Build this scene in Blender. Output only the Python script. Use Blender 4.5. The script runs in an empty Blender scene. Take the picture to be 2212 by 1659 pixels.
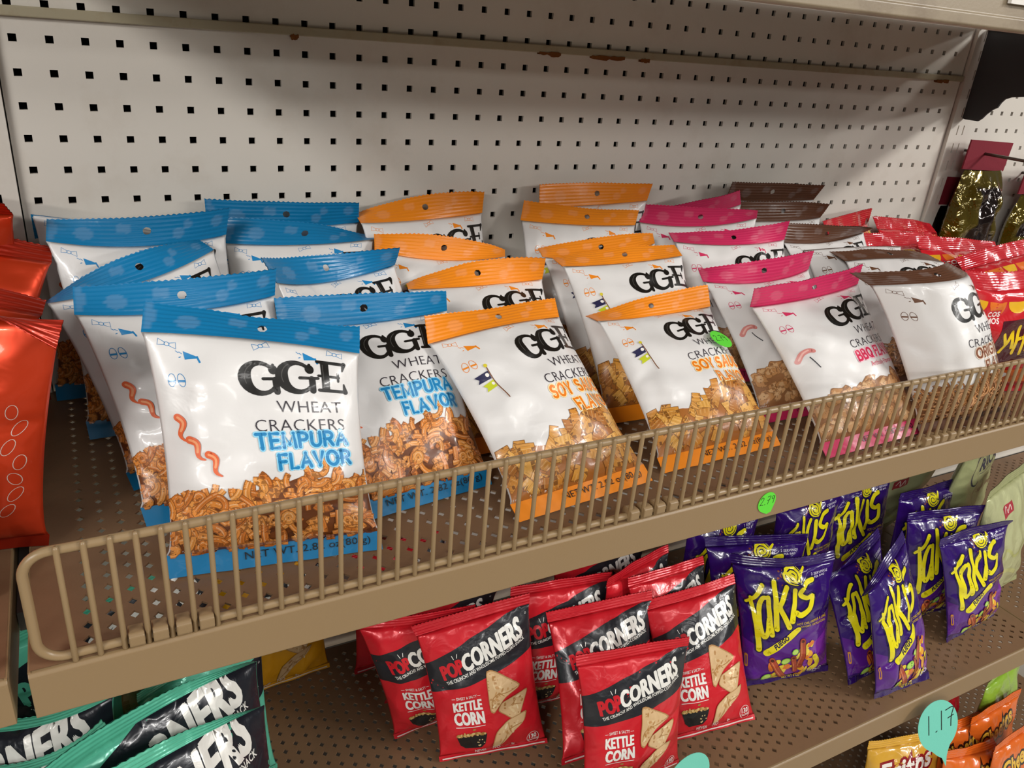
import bpy, bmesh, math, random
import numpy as np
from mathutils import Vector, Matrix

scene = bpy.context.scene
COL = scene.collection
Z0 = 1.30                      # world height of the measured datum (third peg row)

# ------------------------------------------------------------------ camera
CAM_LOC = (0.0241847, -0.7816595, 0.0444664 + Z0)
RX = Vector((0.8810052, -0.46606164, 0.08134111))
RD = Vector((-0.12822078, -0.40070867, -0.90718906))
RF = Vector((0.45540011, 0.78880866, -0.41278521))
cam_data = bpy.data.cameras.new('camera')
cam_data.sensor_width = 36.0
cam_data.lens = 1731.456 * 36.0 / 2212.0
cam_data.clip_start = 0.01
cam = bpy.data.objects.new('camera', cam_data)
COL.objects.link(cam)
m3 = Matrix((RX, -RD, -RF)).transposed()
cam.matrix_world = Matrix.Translation(CAM_LOC) @ m3.to_4x4()
scene.camera = cam

# ------------------------------------------------------------------ exposure, world, lights
scene.view_settings.view_transform = 'Standard'
scene.view_settings.look = 'None'
scene.view_settings.exposure = -0.46
scene.view_settings.gamma = 1.0
scene.view_settings.use_curve_mapping = False
scene.cycles.max_bounces = 6
scene.cycles.diffuse_bounces = 3
scene.cycles.glossy_bounces = 2
scene.cycles.transmission_bounces = 2
scene.cycles.caustics_reflective = False
scene.cycles.caustics_refractive = False
scene.cycles.adaptive_threshold = 0.035
world = bpy.data.worlds.new('store_world')
scene.world = world
world.use_nodes = True
bgn = world.node_tree.nodes['Background']
bgn.inputs[0].default_value = (1.0, 0.97, 0.93, 1)
bgn.inputs[1].default_value = 0.11

def area_light(name, loc, target, sx, sy, power, color=(1, .97, .93)):
    ld = bpy.data.lights.new(name, 'AREA')
    ld.shape = 'RECTANGLE'
    ld.size, ld.size_y, ld.energy, ld.color = sx, sy, power, color
    o = bpy.data.objects.new(name, ld)
    COL.objects.link(o)
    o.location = loc
    d = Vector(target) - Vector(loc)
    o.rotation_euler = d.to_track_quat('-Z', 'Y').to_euler()
    return o

# fluorescent ceiling tubes over the aisle, parallel to the shelving, plus unseen added fill rows
area_light('ceiling_tube_or_fill', (-2.3, -2.3, 2.75), (0.3, -0.2, 1.1), 1.2, 0.14, 76)
area_light('ceiling_tube_or_fill', (3.1, -2.3, 2.75), (0.6, -0.2, 1.1), 1.2, 0.14, 90)
area_light('ceiling_tube_or_fill', (0.7, -2.3, 2.75), (0.6, -0.2, 1.1), 1.2, 0.14, 14)
area_light('ceiling_tube_or_fill', (-3.4, -4.7, 2.75), (0.4, 0, 1.2), 2.4, 0.14, 80)  # farther row, unseen, added as fill for the shaded upper wall
area_light('ceiling_tube_or_fill', (4.6, -4.7, 2.75), (0.7, 0, 1.2), 2.4, 0.14, 95)  # right half of the added far fill row
area_light('ceiling_tube_or_fill', (0.9, -7.5, 2.75), (0.6, 0, 1.2), 6.0, 0.14, 45)  # farthest row, also unseen, added to lift the shaded wall
area_light('ceiling_tube_or_fill', (0.2, -0.95, 2.85), (0.5, -0.3, 0.9), 2.4, 0.14, 7)

# ------------------------------------------------------------------ helpers
def s2l(c):
    return c / 12.92 if c <= 0.04045 else ((c + 0.055) / 1.055) ** 2.4

def hx(h, a=1.0):
    h = h.lstrip('#')
    return tuple(s2l(int(h[i:i + 2], 16) / 255) for i in (0, 2, 4)) + (a,)

def props(o, label=None, category=None, group=None, kind=None):
    for k, v in (('label', label), ('category', category), ('group', group), ('kind', kind)):
        if v:
            o[k] = v
    return o

def mesh_obj(name, verts, faces, mat, parent=None, cols=None, smooth=False, loc=None):
    me = bpy.data.meshes.new(name)
    if loc is not None:
        verts = [(v[0] - loc[0], v[1] - loc[1], v[2] - loc[2]) for v in verts]
    me.from_pydata([tuple(v) for v in verts], [], [tuple(int(i) for i in f) for f in faces])
    if cols is not None:
        ca = me.color_attributes.new('Col', 'FLOAT_COLOR', 'POINT')
        ca.data.foreach_set('color', np.asarray(cols, dtype=np.float32).ravel())
    if smooth:
        me.polygons.foreach_set('use_smooth', [True] * len(me.polygons))
    me.materials.append(mat)
    me.update()
    o = bpy.data.objects.new(name, me)
    COL.objects.link(o)
    if parent is not None:
        o.parent = parent
    if loc is not None:
        o.location = loc
    return o

class MB:
    """collects simple shapes into one mesh"""
    def __init__(self):
        self.v, self.f = [], []
    def box(self, x0, x1, y0, y1, z0, z1):
        b = len(self.v)
        for z in (z0, z1):
            self.v += [(x0, y0, z), (x1, y0, z), (x1, y1, z), (x0, y1, z)]
        for q in ((3, 2, 1, 0), (4, 5, 6, 7), (0, 1, 5, 4), (1, 2, 6, 5), (2, 3, 7, 6), (3, 0, 4, 7)):
            self.f.append([b + i for i in q])
        return self
    def tube(self, pts, r, n=10, close=False):
        pts = [Vector(p) for p in pts]
        b = len(self.v)
        N = len(pts)
        up = Vector((0, 1, 0))
        for i, p in enumerate(pts):
            if close:
                d = pts[(i + 1) % N] - pts[i - 1]
            else:
                d = pts[min(i + 1, N - 1)] - pts[max(i - 1, 0)]
            d.normalize()
            a = up if abs(d.dot(up)) < .95 else Vector((1, 0, 0))
            s = d.cross(a).normalized()
            t = s.cross(d)
            for k in range(n):
                w = 2 * math.pi * k / n
                q = p + (s * math.cos(w) + t * math.sin(w)) * r
                self.v.append(tuple(q))
        for i in range(N if close else N - 1):
            j = (i + 1) % N
            for k in range(n):
                l = (k + 1) % n
                self.f.append([b + i * n + k, b + i * n + l, b + j * n + l, b + j * n + k])
        if not close:
            self.f.append([b + k for k in range(n)][::-1])
            self.f.append([b + (N - 1) * n + k for k in range(n)])
        return self
    def poly(self, pts, fs):
        b = len(self.v)
        self.v += [tuple(p) for p in pts]
        self.f += [[b + i for i in f] for f in fs]
        return self
    def prism(self, outline, axis, a, c):
        """outline of 2D points extruded along axis ('x','y','z') from a to c"""
        n = len(outline)
        def mk(p, t):
            return {'x': (t, p[0], p[1]), 'y': (p[0], t, p[1]), 'z': (p[0], p[1], t)}[axis]
        pts = [mk(p, a) for p in outline] + [mk(p, c) for p in outline]
        fs = [list(range(n))[::-1], list(range(n, 2 * n))]
        for i in range(n):
            j = (i + 1) % n
            fs.append([i, j, n + j, n + i])
        return self.poly(pts, fs)
    def build(self, name, mat, parent=None, smooth=False, bevel=0, loc=None):
        o = mesh_obj(name, self.v, self.f, mat, parent, smooth=smooth, loc=loc)
        bm = bmesh.new(); bm.from_mesh(o.data)
        bmesh.ops.recalc_face_normals(bm, faces=bm.faces)
        bm.to_mesh(o.data); bm.free()
        if bevel:
            md = o.modifiers.new('bevel', 'BEVEL'); md.width = bevel; md.segments = 2; md.limit_method = 'ANGLE'
        return o

def empty(name, loc=(0, 0, 0)):
    o = bpy.data.objects.new(name, None)
    o.empty_display_size = .05
    o.location = loc
    COL.objects.link(o)
    return o

# ------------------------------------------------------------------ materials
def new_mat(name):
    m = bpy.data.materials.new(name); m.use_nodes = True
    nt = m.node_tree
    return m, nt, nt.nodes['Principled BSDF']

def painted(name, color, rough=.5, stain=None, bump=.15, scale=900, spec=.5, stain_scale=14, stain_amt=.5):
    m, nt, b = new_mat(name)
    b.inputs['Roughness'].default_value = rough
    b.inputs['Specular IOR Level'].default_value = spec
    tc = nt.nodes.new('ShaderNodeTexCoord')
    nz = nt.nodes.new('ShaderNodeTexNoise'); nz.inputs['Scale'].default_value = scale; nz.inputs['Detail'].default_value = 2
    nt.links.new(tc.outputs['Object'], nz.inputs['Vector'])
    bp = nt.nodes.new('ShaderNodeBump'); bp.inputs['Strength'].default_value = bump; bp.inputs['Distance'].default_value = .0004
    nt.links.new(nz.outputs['Fac'], bp.inputs['Height'])
    nt.links.new(bp.outputs['Normal'], b.inputs['Normal'])
    n2 = nt.nodes.new('ShaderNodeTexNoise'); n2.inputs['Scale'].default_value = stain_scale; n2.inputs['Detail'].default_value = 6
    n2.inputs['Roughness'].default_value = .65
    nt.links.new(tc.outputs['Object'], n2.inputs['Vector'])
    rp = nt.nodes.new('ShaderNodeValToRGB')
    rp.color_ramp.elements[0].position = .52; rp.color_ramp.elements[0].color = (0, 0, 0, 1)
    rp.color_ramp.elements[1].position = .8; rp.color_ramp.elements[1].color = (stain_amt,) * 3 + (1,)
    nt.links.new(n2.outputs['Fac'], rp.inputs[0])
    mx = nt.nodes.new('ShaderNodeMix'); mx.data_type = 'RGBA'
    mx.inputs[6].default_value = color
    mx.inputs[7].default_value = stain if stain else tuple(c * .8 for c in color[:3]) + (1,)
    nt.links.new(rp.outputs[0], mx.inputs[0])
    nt.links.new(mx.outputs[2], b.inputs['Base Color'])
    return m

def film(name, rough=.32, metallic=0.0, spec=.5, coat=0.0, bump=.25, scale=55.0, coat_rough=.08, crumple=0.0):
    """printed plastic film: colour comes from the printed design stored on the mesh"""
    m, nt, b = new_mat(name)
    at = nt.nodes.new('ShaderNodeAttribute'); at.attribute_name = 'Col'
    nt.links.new(at.outputs['Color'], b.inputs['Base Color'])
    b.inputs['Roughness'].default_value = rough
    b.inputs['Metallic'].default_value = metallic
    b.inputs['Specular IOR Level'].default_value = spec
    b.inputs['Coat Weight'].default_value = coat
    b.inputs['Coat Roughness'].default_value = coat_rough
    tc = nt.nodes.new('ShaderNodeTexCoord')
    nz = nt.nodes.new('ShaderNodeTexNoise'); nz.inputs['Scale'].default_value = scale; nz.inputs['Detail'].default_value = 3
    nz.inputs['Distortion'].default_value = .6
    nt.links.new(tc.outputs['Object'], nz.inputs['Vector'])
    bp = nt.nodes.new('ShaderNodeBump'); bp.inputs['Strength'].default_value = bump; bp.inputs['Distance'].default_value = .004
    nt.links.new(nz.outputs['Fac'], bp.inputs['Height'])
    if crumple:
        vo = nt.nodes.new('ShaderNodeTexVoronoi'); vo.feature = 'SMOOTH_F1'
        vo.inputs['Scale'].default_value = scale * 1.3; vo.inputs['Smoothness'].default_value = .3
        ds = nt.nodes.new('ShaderNodeVectorMath'); ds.operation = 'MULTIPLY_ADD'
        ds.inputs[1].default_value = (.014, .014, .014)
        nt.links.new(nz.outputs['Color'], ds.inputs[0]); nt.links.new(tc.outputs['Object'], ds.inputs[2])
        nt.links.new(ds.outputs[0], vo.inputs['Vector'])
        b2 = nt.nodes.new('ShaderNodeBump'); b2.inputs['Strength'].default_value = crumple; b2.inputs['Distance'].default_value = .005
        nt.links.new(vo.outputs['Distance'], b2.inputs['Height']); nt.links.new(bp.outputs['Normal'], b2.inputs['Normal'])
        bp = b2
    nt.links.new(bp.outputs['Normal'], b.inputs['Normal'])
    if coat:
        nt.links.new(bp.outputs['Normal'], b.inputs['Coat Normal'])
    return m

def plain(name, color, rough=.5, metallic=0, spec=.5):
    m, nt, b = new_mat(name)
    b.inputs['Base Color'].default_value = color
    b.inputs['Roughness'].default_value = rough
    b.inputs['Metallic'].default_value = metallic
    b.inputs['Specular IOR Level'].default_value = spec
    return m

M = {}
M['wall'] = painted('white_enamel', hx('dcd6cc'), .38, hx('a8957c'), .12, 700, .5, 9, .35)
M['strip'] = painted('olive_enamel', hx('a89f86'), .5, hx('8a6a3c'), .1, 600, .4, 40, .5)
M['tan'] = painted('tan_enamel', hx('8d7554'), .42, hx('8e7450'), .22, 500, .5, 18, .5)
M['tan_wire'] = painted('tan_wire_coating', hx('927a58'), .36, hx('8a7250'), .1, 400, .5, 30, .4)
M['deck'] = painted('tan_enamel_deep', hx('7d6046'), .45, hx('64503a'), .22, 500, .45, 16, .7)  # deck tone, darker and browner than the rails
M['dark'] = plain('cavity_dark', hx('15110e'), .9)
M['bracket'] = plain('bracket_charcoal', hx('3d3d40'), .6)
M['steel'] = plain('steel_wire', hx('6a6058'), .35, .8)
M['dark_steel_shade'] = plain('dark_steel_and_painted_shade', hx('4a4a48'), .5, .3)  # dark steel of the support arm; also painted shade on the base wall
M['upper'] = painted('upper_shelf_enamel', hx('8e806a'), .45, hx('5e4c3a'), .2, 500, .5, 22, .6)
M['floor'] = painted('floor_tile', hx('b9b0a2'), .35, hx('9a9082'), .05, 60, .5, 3, .4)
M['film_white'] = film('printed_film_matte', .36, 0, .5, .22, .14, 45, .10, .07)
M['film_seal'] = film('printed_film_seal', .34, 0, .45, .08, .12, 60)
M['film_pop'] = film('printed_foil_satin', .28, .12, .5, .15, .3, 42, crumple=.28)
M['film_gloss'] = film('printed_film_gloss', .22, 0.0, .45, .7, .3, 30, .04, .7)
M['film_foil'] = film('red_foil', .33, .55, .5, .2, .3, 26, crumple=.22)
M['film_clear'] = film('gold_cellophane', .12, .6, .6, 1.0, .8, 40, .04)
M['paper'] = film('paper_tag', .7, 0, .3, 0, .05, 300)

# ------------------------------------------------------------------ setting: wall panels, posts, shelves
def plate(xs, zs, hole, y=0.0, depth=.0035):
    """flat sheet from break lines; hole(i, j) cells are punched through, with rims"""
    V, F, idx = [], [], {}
    def vid(i, j, k):
        key = (i, j, k)
        if key not in idx:
            idx[key] = len(V); V.append((xs[i], y + (depth if k else 0), zs[j]))
        return idx[key]
    for i in range(len(xs) - 1):
        for j in range(len(zs) - 1):
            if hole(i, j):
                q = [(i, j), (i + 1, j), (i + 1, j + 1), (i, j + 1)]
                for a in range(4):
                    b = (a + 1) % 4
                    F.append([vid(*q[b], 0), vid(*q[a], 0), vid(*q[a], 1), vid(*q[b], 1)])
            else:
                F.append([vid(i, j, 0), vid(i + 1, j, 0), vid(i + 1, j + 1, 0), vid(i, j + 1, 0)])
    return V, F

def breaks(start, centres, half, end):
    out = [start]
    for c in centres:
        out += [c - half, c + half]
    return out + [end]

P = .0254
HH = .0029
def pegboard(name, x0, x1, nx, xstart, rows, z0, z1, y=0.0):
    xs = breaks(x0, [xstart + P * i for i in range(nx)], HH, x1)
    zc = sorted(Z0 + P * r for r in rows)
    zs = breaks(z0, zc, HH, z1)
    V, F = plate(xs, zs, lambda i, j: i % 2 == 1 and j % 2 == 1, y)
    return props(mesh_obj(name, V, F, M['wall']), kind='structure')

pegboard('wall_back', -.0125, 1.1705, 46, 0.0, range(-12, 1), Z0 - .331, Z0 + .0170)
pegboard('wall_back_upper', -.0125, 1.1705, 46, 0.0, range(1, 8), Z0 + .0170, Z0 + .195)
pegboard('wall_right', 1.2195, 1.95, 28, 1.2195 + .0254, range(-12, 8), Z0 - .331, Z0 + .195, .002)
pegboard('wall_left', -.60, -.0535, 20, -.556, range(-12, 8), Z0 - .331, Z0 + .195, .002)
b = MB(); b.box(-.6, 1.95, .004, .012, Z0 - .705, Z0 - .331)
props(b.build('wall_back_lower', M['wall']), kind='structure')
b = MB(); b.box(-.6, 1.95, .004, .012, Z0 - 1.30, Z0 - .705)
props(b.build('wall_back_base', M['dark_steel_shade']), kind='structure')  # panel coloured dark to stand in for shade below the lower shelf
b = MB(); b.box(-.62, 1.97, .035, .05, 0, Z0 + .25)
props(b.build('wall_cavity', M['dark']), kind='structure')
b = MB(); b.box(-.0125, 1.1705, -.0045, .002, Z0 + .0155, Z0 + .0232)
trim = props(b.build('trim_1', M['strip'], bevel=.0008), kind='structure')
rust = painted('rust', hx('7a4a22'), .85, hx('a5713a'), .4, 400, .2, 90, .8)
_r = random.Random(4)
for xa, xb in ((.470, .496), (.535, .578), (.600, .612), (1.112, 1.138), (.215, .222)):
    n = 9
    lo = [(xa + (xb - xa) * i / n, Z0 + .0158 - _r.uniform(.0012, .0042)) for i in range(n + 1)]
    hi = [(p[0], Z0 + .0158 + _r.uniform(.0002, .0014)) for p in lo]
    c = MB(); c.prism(lo + hi[::-1], 'y', -.0052, -.0002)
    c.build('rust_patch', rust, trim)
b = MB(); b.box(-4, 5, -5, 1.2, -.02, 0)
props(b.build('floor', M['floor']), kind='structure')

def post(name, x0, x1, label):
    cx = (x0 + x1) / 2
    zc = [Z0 - .33 + P * k for k in range(21)]
    xs = breaks(x0, [cx - .0065, cx + .0065], .0012, x1)
    zs = breaks(Z0 - 1.25, zc, .0068, Z0 + .195)
    V, F = plate(xs, zs, lambda i, j: i % 2 == 1 and j % 2 == 1, -.006, .01)
    b = MB(); b.v, b.f = V, F
    b.poly([(x0, -.006, zs[0]), (x0, .03, zs[0]), (x0, .03, zs[-1]), (x0, -.006, zs[-1])], [[0, 1, 2, 3]])
    b.poly([(x1, -.006, zs[0]), (x1, .03, zs[0]), (x1, .03, zs[-1]), (x1, -.006, zs[-1])], [[3, 2, 1, 0]])
    o = mesh_obj(name, b.v, b.f, M['wall'])
    return props(o, label, 'shelf post')
post('upright_post', -.0530, -.0135, 'slotted white upright post left of the pegboard, behind the orange-red foil bags')
post('upright_post', 1.1720, 1.2185, 'slotted white upright post right of the pegboard, below the dark bracket')

def deck_mesh(x0, x1, yb, yf, z, cx, cy, px=.0127, py=.0131, hxw=.0032, hyw=.0036, t=.0014):
    """sheet with staggered diamond perforations and rims"""
    V, F = [], []
    def add(ps, fs):
        b = len(V); V.extend(ps); F.extend([[b + i for i in f] for f in fs])
    i0 = math.ceil((x0 + .011 - cx) / px + .5); i1 = math.floor((x1 - .011 - cx) / px - .5)
    for i in range(i0, i1 + 1):
        xc = cx + i * px
        off = py / 2 if i % 2 else 0
        j0 = math.ceil((yf + .004 - (cy + off)) / py + .5); j1 = math.floor((yb - .004 - (cy + off)) / py - .5)
        a, b2 = xc - px / 2, xc + px / 2
        for j in range(j0, j1 + 1):
            yc = cy + off + j * py
            c, d = yc - py / 2, yc + py / 2
            ps = [(a, c, z), (xc, c, z), (b2, c, z), (b2, yc, z), (b2, d, z), (xc, d, z), (a, d, z), (a, yc, z),
                  (xc, yc - hyw, z), (xc + hxw, yc, z), (xc, yc + hyw, z), (xc - hxw, yc, z)]
            ps += [(p[0], p[1], z - t) for p in ps[8:12]]
            add(ps, [[0, 1, 8, 11, 7], [1, 2, 3, 9, 8], [3, 4, 5, 10, 9], [5, 6, 7, 11, 10],
                     [8, 9, 13, 12], [9, 10, 14, 13], [10, 11, 15, 14], [11, 8, 12, 15]])
        for ya, yc_ in ((yf, cy + off + j0 * py - py / 2), (cy + off + j1 * py + py / 2, yb)):
            add([(a, ya, z), (b2, ya, z), (b2, yc_, z), (a, yc_, z)], [[0, 1, 2, 3]])
    xa, xb = cx + i0 * px - px / 2, cx + i1 * px + px / 2
    for p, q in ((x0, xa), (xb, x1)):
        add([(p, yf, z), (q, yf, z), (q, yb, z), (p, yb, z)], [[0, 1, 2, 3]])
    return V, F

def shelf(x0, x1, yf, z, lip, label, loc_name='perforated_shelf', hooks=()):
    r = empty(loc_name, (0, 0, 0))
    r.location = ((x0 + x1) / 2, 0, z)
    props(r, label, 'shelf')
    L = r.location
    V, F = deck_mesh(x0 + .001, x1 - .001, -.004, yf + .003, z, -.0119, -.24898)
    V = [(v[0] - L[0], v[1] - L[1], v[2] - L[2]) for v in V]
    mesh_obj('deck', V, F, M['deck'], r)
    b = MB()
    b.prism([(yf + .004, z - .0005), (yf + .0015, z - .0008), (yf, z - .0025), (yf, z - lip), (yf + .001, z - lip - .001),
             (yf + .014, z - lip - .001), (yf + .014, z - lip + .0005), (yf + .002, z - lip + .0005), (yf + .002, z - .003), (yf + .004, z - .002)], 'x', x0, x1)
    b.v = [(v[0] - L[0], v[1] - L[1], v[2] - L[2]) for v in b.v]
    rail = b.build('front_rail', M['tan'], r, bevel=.0005)
    for xe in (x0, x1 - .0015):
        b = MB(); b.box(xe, xe + .0015, yf + .002, -.006, z - lip, z - .0002)
        b.v = [(v[0] - L[0], v[1] - L[1], v[2] - L[2]) for v in b.v]
        b.build('side_flange', M['tan'], r)
    for hk in hooks:
        b = MB()
        b.prism([(yf + .003, z - .001), (yf + .0005, z + .0005), (yf - .0008, z + .0022), (yf - .0008, z + .0085), (yf + .0015, z + .0100),
                 (yf + .0100, z + .0095), (yf + .0115, z + .0075), (yf + .0115, z + .0002)], 'x', hk - .0042, hk + .0042)
        b.v = [(v[0] - L[0], v[1] - L[1], v[2] - L[2]) for v in b.v]
        b.build('fence_clip', M['tan'], rail, bevel=.0008)
    return r

ZD, ZL, ZB = Z0 - .3014, Z0 - .700, Z0 - 1.08
YF = -.3780
CL = [.0254 + .0127 * k for k in range(4)] + [.3770 + .0127 * k for k in range(4)] + [.7290 + .0127 * k for k in range(4)]
shelf(-.0300, 1.1800, YF, ZD, .0315, 'middle tan perforated metal shelf carrying the white cracker bags', hooks=CL)
shelf(-.0300, 1.1800, YF, ZL, .0350, 'lower tan perforated shelf carrying the red and purple bags')
shelf(1.1830, 1.95, YF, ZL, .0350, 'tan perforated shelf beyond the seam right of the purple bags')
shelf(1.1830, 1.95, YF, ZD, .0315, 'tan perforated shelf in the bay beyond the right post')
shelf(-.60, -.0395, YF, ZD, .0315, 'tan shelf end at the left edge under the orange-red foil bags')
shelf(-.60, -.0395, YF, ZL, .0350, 'low tan shelf left of the mint bags')
shelf(-.0300, 1.60, -.520, ZB, .0350, 'bottom tan shelf under the orange and gold snack bags')

# upper shelf overhead with its front rail and bracket
r = empty('overhead_shelf', (.575, 0, Z0 + .0875))
props(r, 'brown-grey shelf overhead across the top of the pegboard', 'shelf')
b = MB(); b.box(-.605, .605, -.372, -.006, 0, .0015); b.build('deck', M['upper'], r)
b = MB(); b.prism([(-.372, .0012), (-.376, .0012), (-.3765, -.0115), (-.3785, -.0125), (-.3785, -.0195), (-.3768, -.0210), (-.360, -.0210), (-.360, -.0195), (-.3745, -.0190), (-.3745, -.001), (-.372, -.001)], 'x', -.605, .605)
b.build('front_rail', M['upper'], r, bevel=.0006)
b = MB(); b.box(.070, .605, -.3800, -.3772, -.0030, .0012); b.build('white_strip', plain('white_strip_plastic', hx('e4e0da'), .3), r)  # plain white strip along the right part of the rail

br = empty('shelf_bracket', (1.1930, 0, Z0))
props(br, 'dark grey metal bracket holding the overhead shelf at the right post', 'bracket')
b = MB()
b.prism([(-.002, .0860), (-.002, -.0325), (-.010, -.0345), (-.030, -.0345), (-.0355, -.030), (-.040, -.0235), (-.0470, -.0165), (-.0530, -.0130), (-.0560, -.006), (-.0600, -.0008),
         (-.068, .0025), (-.0863, .0052), (-.20, .0215), (-.36, .0560), (-.36, .0860)], 'x', -.0018, .0018)
b.build('bracket_plate', M['bracket'], br, bevel=.0005)
b = MB(); b.box(-.004, .004, -.36, -.002, .0845, .0870); b.build('bracket_flange', M['bracket'], br)

# wire fences along the shelf fronts
def fence(x0, x1, first, pitch, n, y, z0, z1, label):
    r = empty('wire_fence', ((x0 + x1) / 2, y, z0))
    props(r, label, 'shelf fence')
    cx = (x0 + x1) / 2
    rad = .0135
    h = z1 - z0
    loop = []
    def arc(cxx, cz, a0, a1):
        for k in range(9):
            a = math.radians(a0 + (a1 - a0) * k / 8)
            loop.append((cxx + rad * math.cos(a) - cx, 0, cz + rad * math.sin(a)))
    arc(x0 + rad, rad, 270, 180); arc(x0 + rad, h - rad, 180, 90)
    arc(x1 - rad, h - rad, 90, 0); arc(x1 - rad, rad, 0, -90)
    MB().tube(loop, .0028, 12, True).build('frame_wire', M['tan_wire'], r, smooth=True)
    proto = None
    for k in range(n):
        x = first + pitch * k
        if x > x1 - .015 or x < x0 + .006:
            continue
        if proto is None:
            bb = MB().tube([(0, -.0026, -.0042), (0, -.0026, -.0030), (0, -.0026, h + .0020), (0, -.0026, h + .0036)], .00165, 8)
            for i, vv in enumerate(bb.v):
                if i < 8 or i >= 24:
                    bb.v[i] = (vv[0] * .6, -.0026 + (vv[1] + .0026) * .6, vv[2])
            o = bb.build('fence_bar', M['tan_wire'], r, smooth=True)
            proto = o
        else:
            o = proto.copy(); COL.objects.link(o); o.parent = r
        o.location = (x - cx, 0, 0)
    return r
fence(-.0235, 1.1735, -.00643, .012684, 96, -.3725, ZD + .0030, Z0 - .2279, 'long tan wire fence along the front of the cracker shelf')
fence(-.60, -.0480, -.585, .0127, 60, -.3725, ZD + .0030, Z0 - .2279, 'rounded end of a tan wire fence at the left edge')
b = MB(); b.box(-.0388, -.0308, -.30, -.02, 0, .014)
o = b.build('shelf_support_arm', M['dark_steel_shade'], loc=None)
o.location = (0, 0, ZD - .030)
props(o, 'dark steel support arm in the gap between the left shelves', 'bracket')

# ------------------------------------------------------------------ printed designs (flat artwork in mm, later wrapped on the bags)
_font_cache = {}
def text_geo(s, bold=0.0, shear=0.0):
    """triangulated lettering of height ~1 from Blender's built-in font; returns verts (N,2), faces"""
    key = (s, bold, shear)
    if key not in _font_cache:
        cu = bpy.data.curves.new('lettering', 'FONT')
        cu.body = s; cu.size = 1.0; cu.offset = bold; cu.shear = shear; cu.resolution_u = 3
        cu.space_character = 1.04
        ob = bpy.data.objects.new('lettering', cu)
        COL.objects.link(ob)
        dg = bpy.context.evaluated_depsgraph_get()
        me = bpy.data.meshes.new_from_object(ob.evaluated_get(dg))
        V = np.array([v.co[:2] for v in me.vertices]) if len(me.vertices) else np.zeros((0, 2))
        F = [list(p.vertices) for p in me.polygons]
        bpy.data.objects.remove(ob); bpy.data.curves.remove(cu); bpy.data.meshes.remove(me)
        _font_cache[key] = (V, F)
    return _font_cache[key]

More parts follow.
